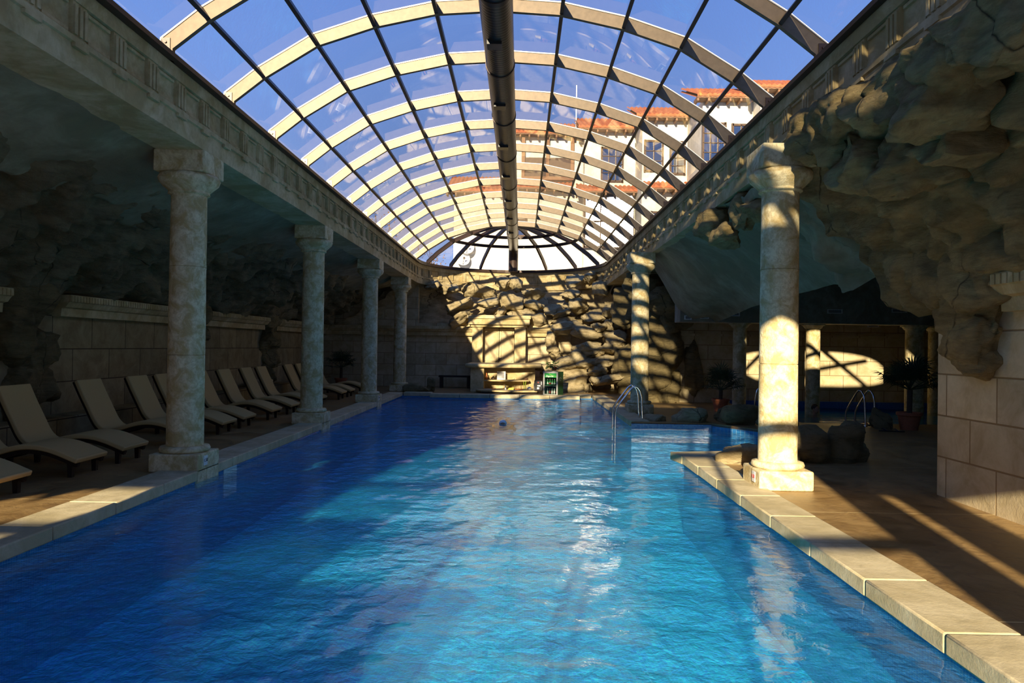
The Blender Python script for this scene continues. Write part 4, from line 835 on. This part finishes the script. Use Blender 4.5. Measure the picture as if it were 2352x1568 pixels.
LY = [(7.25, 'beige wave lounger cut off at the left edge, nearest the viewer'), (8.70, 'beige wave lounger, second from the viewer'), (9.74, 'beige wave lounger, third from the viewer, its foot left of the nearest column'), (11.5, 'beige wave lounger with its foot just behind the nearest left column'),
      (13.0, 'beige wave lounger, last backrest fully seen left of the nearest column'), (14.0, 'beige wave lounger with its backrest partly hidden by the nearest left column'), (15.6, 'beige wave lounger peeking out from the right edge of the nearest column'), (16.9, 'beige wave lounger, first full backrest right of the nearest column'),
      (18.3, 'beige wave lounger, second full backrest right of the nearest column'), (19.4, 'beige wave lounger in front of the far rock mass, beside a stone step'), (21.7, 'beige wave lounger with its backrest just left of the second column'), (22.8, 'beige wave lounger with its foot right of the second column'), (24.6, 'farthest beige wave lounger, before the third column')]
lg = None
for y, lb in LY:
    if lg is None: lg = make_lounger(lb); o = lg
    else: o = dup(lg); o['label'] = lb
    o.location = (-5.38, y, 0)
m = MB(); m.box(-7.9, -7.3, 20.55, 21.2, 0, 0.62); structure(m.build('trim_16', M['frieze'], None, None, 0.04), 'pale stone step by the wall between two loungers', 'step')

# ------------------------------------------------------------------ boulders, palms, ladders, vents
def boulder(label, cs, seed, mat='rock_pale', group=None):
    m = MB()
    for i, (x, y, z, a, b, c) in enumerate(cs): m.blob((x, y, z), (a, b, c), Matrix.Rotation(R(20 * i - 10), 3, 'Z'), seed + i, 3, 0.5, 0.2, 1.6, 8)
    return props(remeshed(m, 'boulder', M[mat], 0.035, 0.03, 3.0), label, 'boulder', group or 'boulders around the pool bay', 'thing')
boulder('half sunlit low boulder left of the big right column', [(3.30, 10.75, 0.10, 0.8, 0.6, 0.46), (3.9, 10.9, 0.06, 0.9, 0.55, 0.38)], 300)
boulder('shaded brown boulder just right of the big right column', [(4.42, 11.0, 0.16, 0.62, 0.55, 0.72), (4.15, 11.0, 0.08, 0.5, 0.5, 0.4)], 310, 'rock')
boulder('tall dark boulder, second right of the big right column', [(4.98, 11.1, 0.2, 0.62, 0.6, 0.86), (5.2, 11.2, 0.08, 0.5, 0.5, 0.5)], 320, 'rock')
boulder('sunlit long boulder on the far edge of the pool bay', [(4.05, 16.8, 0.10, 0.8, 0.6, 0.48), (3.8, 16.8, 0.04, 0.6, 0.5, 0.3)], 330)
boulder('big dark boulder at the corner of the pool bay', [(5.0, 16.4, 0.12, 1.0, 0.8, 0.62), (5.6, 15.6, 0.10, 1.0, 0.9, 0.58), (4.85, 16.9, 0.1, 0.5, 0.5, 0.5)], 340, 'rock')
boulder('flat low rock on the far edge of the pool bay', [(3.2, 16.95, 0.02, 0.6, 0.6, 0.26)], 350)
boulder('small dark rock left of the big terracotta pot', [(7.95, 15.85, 0.12, 0.42, 0.4, 0.55), (8.0, 16.2, 0.2, 0.3, 0.3, 0.5)], 360, 'rock')
boulder('grey rock by the far left end of the pool, beside the last column', [(-3.75, 26.0, 0.10, 1.1, 0.7, 0.42), (-3.25, 26.15, 0.2, 0.4, 0.5, 0.62)], 370, 'rock')

def palm(label, x, y, s, n_fan, seed, h=0.55):
    rr = random.Random(seed); t = thing('potted_palm', label, 'palm', (x, y, 0), 0, 'potted fan palms')
    m = MB(); m.lathe([(0.15 * s, 0), (0.20 * s, 0.27 * s), (0.225 * s, 0.275 * s), (0.225 * s, 0.33 * s), (0.19 * s, 0.33 * s), (0.18 * s, 0.30 * s)], n=24); m.build('pot', M['terracotta'], t, 40)
    m = MB(); m.tube([(0, 0, 0.25 * s), (0.01, 0, h * s)], 0.05 * s, 8); m.build('trunk', M['bark'], t)
    for k in range(n_fan):
        a = 2 * pi * k / n_fan * 2.4 + rr.uniform(-0.3, 0.3); el = rr.uniform(0.05, 1.35); d = Vector((cos(a) * cos(el), sin(a) * cos(el), sin(el))); L = rr.uniform(0.30, 0.5) * s; p0 = Vector((0, 0, h * s)); p1 = p0 + d * L
        m = MB(); m.tube([p0, p1], 0.008 * s, 4); up = Vector((0, 0, 1)); u = d.cross(up).normalized() if abs(d.z) < 0.95 else Vector((1, 0, 0)); w = u.cross(d).normalized()
        for q in range(17):
            b = R(-112 + 14 * q); e_ = (d * cos(b) + u * sin(b)).normalized(); ll = (0.36 - 0.0009 * abs(q - 8) ** 2) * s * rr.uniform(0.85, 1.1); sd = e_.cross(w).normalized() * 0.013 * s; tip = p1 + e_ * ll - Vector((0, 0, 0.09 * s)) * rr.random()
            mid = p1 + e_ * ll * 0.55 + w * 0.03 * s; m.add([p1 - sd * 0.3, mid - sd, tip, mid + sd, p1 + sd * 0.3], [(0, 1, 3, 4), (1, 2, 3)])
        m.build('frond', M['palm'], t)
palm('small dark fan palm in a terracotta pot left of the spa', 5.45, 19.6, 1.05, 18, 3)
palm('big dark fan palm in a terracotta pot beside the spa ladder', 8.45, 15.7, 1.15, 26, 5, 0.75)
palm('dark potted palm by the wall behind the third lounger-side column', -7.0, 28.0, 1.1, 16, 9, 0.7)

def ladder(label, x, y, dirx, h=0.80, sep=0.5, drop=1.0, turn=0.0):
    t = thing('pool_ladder', label, 'ladder', (x, y, 0), turn, 'steel pool ladders')
    for s in (-1, 1):
        pts = [(0, -drop), (0, 0.18), (0.02, 0.28), (0.08, 0.38), (0.30, h - 0.13), (0.36, h - 0.05), (0.43, h), (0.50, h - 0.02), (0.56, h - 0.10), (0.60, h - 0.25), (0.63, 0.0)]
        m = MB(); m.tube([(dirx * a, s * sep / 2, b) for a, b in pts], 0.021, 10); m.build('rail', M['steel'], t, 60)
        m = MB(); m.lathe([(0.045, 0.0), (0.04, 0.02), (0.022, 0.025)], (dirx * 0.63, s * sep / 2, 0.0), 14); m.build('foot_flange', M['steel'], t, 40)
    for z in (-0.3, -0.55, -0.8):
        m = MB(); m.box(-0.04, 0.04, -sep / 2, sep / 2, z - 0.015, z + 0.015); m.build('tread', M['steel'], t)
ladder('bright steel pool ladder in front of the far sunlit column', 2.22, 16.95, 1, 0.8, 0.5)
ladder('steel ladder at the left end of the spa, half behind the big column', 6.62, 18.2, -1, 0.75, 0.5, 0.8)
ladder('steel ladder into the spa beside the big potted palm', 7.75, 16.95, 1, 0.8, 0.26, 0.8, R(-74))

def vent(label, x, y, z, w, lit=False):
    t = thing('vent_grille', label, 'vent', (x, y, z), 0, 'vents on the lintel beam'); h = 0.12
    m = MB(); holed([(-w / 2, -h / 2), (w / 2, -h / 2), (w / 2, h / 2), (-w / 2, h / 2)], [[(-w / 2 + 0.025, -h / 2 + 0.02), (w / 2 - 0.025, -h / 2 + 0.02), (w / 2 - 0.025, h / 2 - 0.02), (-w / 2 + 0.025, h / 2 - 0.02)]], lambda a, b: (a, -0.03, b), lambda a, b: (a, 0.0, b), m); m.build('frame', M['white'], t)
    m = MB(); m.box(-w / 2 + 0.02, w / 2 - 0.02, -0.006, 0.0, -h / 2 + 0.015, h / 2 - 0.015); m.build('backing', M['black'], t)
    for k in range(3):
        m = MB(); m.obox((0, -0.014, -0.025 + 0.025 * k), (w - 0.05, 0.012, 0.006), Matrix.Rotation(R(30), 3, 'X')); m.build('slat', M['white'], t)
for i, (px, py, w) in enumerate([(1580, 729, 0.2), (1618, 727, 0.25), (1685, 721, 0.34), (1917, 715, 0.42), (2065, 713, 0.42)]):
    p = at(px, py, 20.398); vent(['narrow vent at the left end of the lintel beam', 'second vent from the left end of the lintel beam', 'pale slatted vent left of the big column', 'dark vent just right of the big column', 'dark vent near the pier wall end of the lintel beam'][i], p.x, 20.398, p.z, w)
p = at(2005, 747, 22.698); vent('small dark vent high on the spa wall', p.x, 22.698, p.z, 0.35)

# sandals by the spa
def sandal(label, x, y, rz):
    t = thing('sandal', label, 'sandal', (x, y, 0), rz, 'sandals by the spa'); m = MB(); m.extr([(-0.04, -0.12), (0.035, -0.12), (0.05, 0.04), (0.03, 0.14), (-0.03, 0.14), (-0.05, 0.03)], lambda a, b: (a, b, 0.0), lambda a, b: (a, b, 0.025)); m.build('sole', M['black'], t, None, 0.006)
    m = MB(); m.tube([(-0.045, 0.0, 0.02), (-0.02, 0.06, 0.06), (0.0, 0.09, 0.05), (0.02, 0.06, 0.06), (0.045, 0.0, 0.02)], 0.01, 6); m.build('strap', M['red' if 'red' in label else 'black'], t)
sandal('red strapped sandal on the spa edge, farther from the pot', 7.95, 16.55, R(30)); sandal('red strapped sandal on the spa edge, nearer the pot', 8.12, 16.5, R(15)); sandal('black sandal before the big terracotta pot, left of the pair', 7.75, 15.3, R(80)); sandal('black sandal before the big terracotta pot, right of the pair', 7.98, 15.25, R(70))

# ------------------------------------------------------------------ people
def body(parts, name, mat, parent, voxel):
    m = MB()
    for c, s, rot in parts: m.blob(c, s, rot, 0.0, 3, 0.0, 0.0)
    return remeshed(m, name, mat, voxel, 0, 1, parent)
sw = thing('person', 'swimmer in a pale blue cap gliding face down in the middle of the pool', 'person', (-0.39, 16.8, WZ - 0.05))
X = lambda a: Matrix.Rotation(R(a), 3, 'X')
body([((0, 0, 0.02), (0.165, 0.22, 0.20), None), ((0, 0.02, -0.04), (0.10, 0.16, 0.10), None), ((0, 0.16, -0.05), (0.12, 0.2, 0.12), None), ((0, 0.42, -0.06), (0.38, 0.55, 0.20), None), ((0, 0.75, -0.08), (0.30, 0.6, 0.18), None), ((-0.20, 0.24, -0.05), (0.14, 0.22, 0.13), None), ((0.20, 0.24, -0.05), (0.14, 0.22, 0.13), None),
      ((-0.27, 0.05, -0.09), (0.10, 0.36, 0.10), None), ((0.27, 0.05, -0.09), (0.10, 0.36, 0.10), None), ((-0.22, -0.25, -0.13), (0.08, 0.36, 0.08), None), ((0.22, -0.25, -0.13), (0.08, 0.36, 0.08), None), ((-0.20, -0.47, -0.15), (0.08, 0.17, 0.035), None), ((0.20, -0.47, -0.15), (0.08, 0.17, 0.035), None),
      ((-0.10, 1.15, -0.12), (0.16, 0.55, 0.16), None), ((0.10, 1.15, -0.12), (0.16, 0.55, 0.16), None), ((-0.10, 1.58, -0.16), (0.11, 0.50, 0.11), None), ((0.10, 1.58, -0.16), (0.11, 0.50, 0.11), None), ((0, -0.10, -0.01), (0.03, 0.05, 0.04), None)], 'body', M['skin'], sw, 0.016)
m = MB(); m.lathe([(0.092, 0.0), (0.094, 0.03), (0.088, 0.07), (0.066, 0.105), (0.035, 0.122), (0.0, 0.128)], (0, 0.01, 0.015), 24, False); m.build('swim_cap', M['cap'], sw, 80)
p = at(1873, 921, 20.3)
sp = thing('person', 'dark haired bather up to the neck in the spa beside the sunlit column', 'person', (p.x, 20.3, WZ), R(25))
body([((0, 0, 0.17), (0.155, 0.19, 0.23), None), ((0, -0.03, 0.10), (0.115, 0.13, 0.12), None), ((0, 0.01, 0.03), (0.11, 0.11, 0.18), None), ((0, 0.02, -0.12), (0.40, 0.2, 0.16), None), ((0, 0.02, -0.35), (0.32, 0.2, 0.45), None), ((-0.21, 0.02, -0.2), (0.12, 0.12, 0.3), None), ((0.21, 0.02, -0.2), (0.12, 0.12, 0.3), None), ((0, -0.098, 0.155), (0.028, 0.04, 0.045), None), ((-0.08, 0.0, 0.16), (0.02, 0.04, 0.06), None), ((0.08, 0.0, 0.16), (0.02, 0.04, 0.06), None)], 'body', M['skin'], sp, 0.012)
m = MB(); m.blob((0, 0.025, 0.215), (0.175, 0.20, 0.20), None, 1.0, 3, 0.1, 0.05); m.build('hair', M['hair'], sp, 80)
for s in (-1, 1):
    m = MB(); m.blob((s * 0.033, -0.086, 0.178), (0.024, 0.014, 0.012), None, 0, 2, 0, 0); m.build('eye', M['black'], sp)
m = MB(); m.blob((0, -0.092, 0.10), (0.05, 0.014, 0.014), None, 0, 2, 0, 0); m.build('mouth', M['red'], sp)

# ------------------------------------------------------------------ outside: hotel, dishes, mast, trees, ground
m = MB(); m.box(-60, 60, 33.0, 120, -0.4, -0.1); structure(m.build('ground', M['ground']), 'ground outside beyond the hall', 'ground')
hotel = thing('hotel_building', 'white hotel with orange tiled eaves and dark wooden windows beyond the roof', 'building')
def hroof(x0, x1, yf, zb, depth=4.0, over=0.7, rise=0.42):
    m = MB(); nx = int((x1 - x0) / 0.05); vs = []
    for j in range(2):
        y = yf - over + j * depth
        for i in range(nx + 1):
            x = x0 + (x1 - x0) * i / nx; vs.append((x, y, zb + j * depth * rise + 0.09 * abs(sin(pi * x / 0.26))))
    n = nx + 1; m.add(vs, [(i, i + 1, n + i + 1, n + i) for i in range(nx)]); vs2 = [(v[0], v[1], v[2] - 0.12 - 0.06) for v in vs]; m.add(vs2, [(i, i + 1, n + i + 1, n + i) for i in range(nx)])
    m.add(vs[:n] + [(v[0], v[1], zb - 0.08) for v in vs[:n]], [(i, i + 1, n + i + 1, n + i) for i in range(nx)])
    r = m.build('roof', M['tile'], hotel)
    b = MB(); b.box(x0, x1, yf - over + 0.02, yf + 0.1, zb - 0.16, zb - 0.08)
    for i in range(int((x1 - x0) / 0.55) + 1): b.box(x0 + 0.55 * i, x0 + 0.55 * i + 0.10, yf - over + 0.05, yf + 0.1, zb - 0.30, zb - 0.16)
    b.build('rafters', M['wood'], r)
def hwin(x, z, w, h, yf, cols=2, rows=4, glass='mirror_glass', aim=None):
    f = MB(); t = 0.07; rot = Matrix.Identity(3); c = Vector((x, yf - 0.05, z))
    def bx(u, v, a, b): f.obox(c + rot @ Vector((u, 0, v)), (a, 0.10, b), rot)
    bx(-w / 2, 0, t * 1.6, h + 0.15); bx(w / 2, 0, t * 1.6, h + 0.15); bx(0, h / 2, w, t * 1.6); bx(0, -h / 2, w, t * 1.6)
    for k in range(1, cols): bx(-w / 2 + w * k / cols, 0, 0.05, h)
    for k in range(1, rows): bx(0, -h / 2 + h * k / rows, w, 0.035)
    o = f.build('window', M['dark_wood'], hotel); g = MB(); gr = rot if aim is None else (-(TO_SUN + (Vector(aim) - c).normalized()).normalized()).to_track_quat('Y', 'Z').to_matrix(); g.obox(c + Vector((0, 0.01, 0)), (w, 0.012, h), gr); g.build('glass', M[glass], o)
def hblock(x0, x1, yf, zt, roof=True, yb=52.0):
    m = MB(); m.box(x0, x1, yf, yb, -0.2, zt); m.build('wall', M['render_white'], hotel)
    if roof: hroof(x0 - 0.45, x1 + 0.35, yf, zt + 0.05)
hblock(-4.3, -0.9, 45.0, 11.3); hblock(-0.9, 3.7, 44.2, 14.7); hblock(3.7, 6.75, 43.2, 14.75); hblock(6.75, 9.3, 40.8, 14.7); hblock(9.3, 11.9, 37.4, 14.65); hblock(11.9, 22.0, 36.2, 14.7)
def skirt(x0, x1, yf, z): hroof(x0, x1, yf + 0.1, z, 1.2, 1.0, 0.45)
skirt(3.2, 6.75, 43.2, 11.0); skirt(6.8, 9.3, 40.8, 10.7); skirt(-0.9, 3.0, 44.2, 11.4)
hwin(5.35, 12.7, 1.25, 2.0, 43.2, 3, 4, 'mirror_glass'); hwin(7.4, 12.6, 1.0, 1.7, 40.8, 2, 3, 'mirror_glass'); hwin(9.55 + 0.35, 12.4, 1.15, 2.0, 37.4, 3, 4); hwin(11.3, 12.7, 0.9, 1.3, 37.4, 2, 2); hwin(8.75, 12.5, 0.8, 1.8, 40.8, 2, 4)
hwin(5.15, 9.25, 2.9, 3.1, 42.95, 3, 2, 'glint_glass', (0.75, 6.4, 0)); hwin(7.9, 8.6, 1.2, 1.6, 40.8, 2, 3); hwin(10.4, 9.0, 1.2, 1.6, 37.4, 2, 3); hwin(-0.25, 9.0, 1.0, 1.0, 44.2, 2, 2); hwin(13.4, 12.4, 1.3, 1.9, 36.2, 3, 4)  # first window added here, its mirror pane tilted to throw sun glint on pool
m = MB(); m.box(0.0, 3.0, 44.0, 44.25, 12.1, 13.3); m.build('loggia_shade', M['dark_wood'], hotel)  # dark panel stands in for the shade inside the balcony recess
for x in (0.0, 1.5, 3.0):
    m = MB(); m.box(x - 0.10, x + 0.10, 43.85, 44.05, 12.0, 14.6); m.build('post', M['wood'], hotel)
m = MB(); m.box(-0.1, 3.1, 43.8, 44.25, 11.9, 12.1); m.build('balcony_rail', M['wood'], hotel)
def dish(label, px, py, r):
    p = at(px, py, 44.5); t = thing('satellite_dish', label, 'satellite dish', p, 0, 'satellite dishes on the hotel wall'); t.rotation_euler = (R(72), 0, R(25))
    m = MB(); m.lathe([(0.02, 0.0), (r * 0.5, r * 0.08), (r, r * 0.30)], n=28, cap=False); m.lathe([(0.02, -0.02), (r * 0.5, r * 0.06), (r, r * 0.28)], n=28, cap=False); m.build('reflector', M['white'], t, 60)
    m = MB(); m.tube([(0, -r * 0.9, r * 0.25), (0, -r * 0.3, r * 0.85)], 0.02, 6); m.build('arm', M['galv'], t); m = MB(); m.box(-0.06, 0.06, -r * 0.3 - 0.06, -r * 0.3 + 0.06, r * 0.8, r * 1.0); m.build('receiver', M['galv'], t); m = MB(); m.tube([(0, 0, -0.02), (0.0, 0.1, -0.45)], 0.04, 8); m.build('wall_bracket', M['galv'], t)
dish('upper white satellite dish on the hotel wall behind the dome', 1068, 566, 0.55); dish('lower white satellite dish on the hotel wall behind the dome', 1060, 594, 0.5)
t = thing('antenna_mast', 'thin pale mast standing on the hotel roof', 'mast', (3.3, 45.2, 15.0)); m = MB(); m.tube([(0, 0, -0.2), (0, 0, 3.2)], 0.035, 6); m.build('pole', M['white'], t); m = MB(); m.box(-0.10, 0.10, -0.10, 0.10, -0.3, -0.15); m.build('base', M['galv'], t)

def tree(label, x, y, h, seed):
    rr = random.Random(seed); t = thing('tree', label, 'tree', (x, y, -0.1), 0, 'bare trees outside'); tr = MB(); tw = MB(); lv = MB()
    def grow(p, d, L, r, lvl):
        q = p + d * L * 0.5 + Vector((rr.uniform(-1, 1), rr.uniform(-1, 1), 0)) * L * 0.06; e_ = p + d * L
        (tr if lvl < 2 else tw).tube([p, q, e_], r, 6 if lvl < 2 else 4, r * 0.65, False)
        if lvl >= 5:
            for _ in range(3):
                a = e_ + Vector((rr.gauss(0, 0.2), rr.gauss(0, 0.2), rr.gauss(0, 0.2))); leaf_quad(lv, a, Vector((rr.uniform(-1, 1), rr.uniform(-1, 1), rr.uniform(-1, 0.3))).normalized(), 0.14, 0.05, Vector((0, 0.3, 1)).normalized())
            return
        for _ in range(3 if lvl else 4):
            nd = (d + Vector((rr.uniform(-1, 1), rr.uniform(-1, 1), rr.uniform(-0.3, 0.7))) * 0.62).normalized(); grow(e_ if rr.random() < 0.6 else q, nd, L * rr.uniform(0.62, 0.85), r * 0.62, lvl + 1)
    grow(Vector((0, 0, 0)), Vector((0.02, 0, 1)), h * 0.30, h * 0.018, 0)
    tr.build('trunk', M['bark'], t); tw.build('twigs', M['bark'], t); lv.build('foliage', M['dead_leaf'], t)
for i, (x, y, h, lb) in enumerate([(-19, 60, 13.0, 'leftmost brown autumn tree seen through the left of the glass roof'), (-9.8, 43, 10.2, 'brown autumn tree just left of the half dome'), (-14.0, 54, 12.0, 'brown autumn tree, second from the left beyond the roof'), (-8.6, 56, 11.0, 'bare tree seen through the left panes of the half dome')]): tree(lb, x, y, h, 20 + i)
bpy.data.scenes.remove(BENCH)
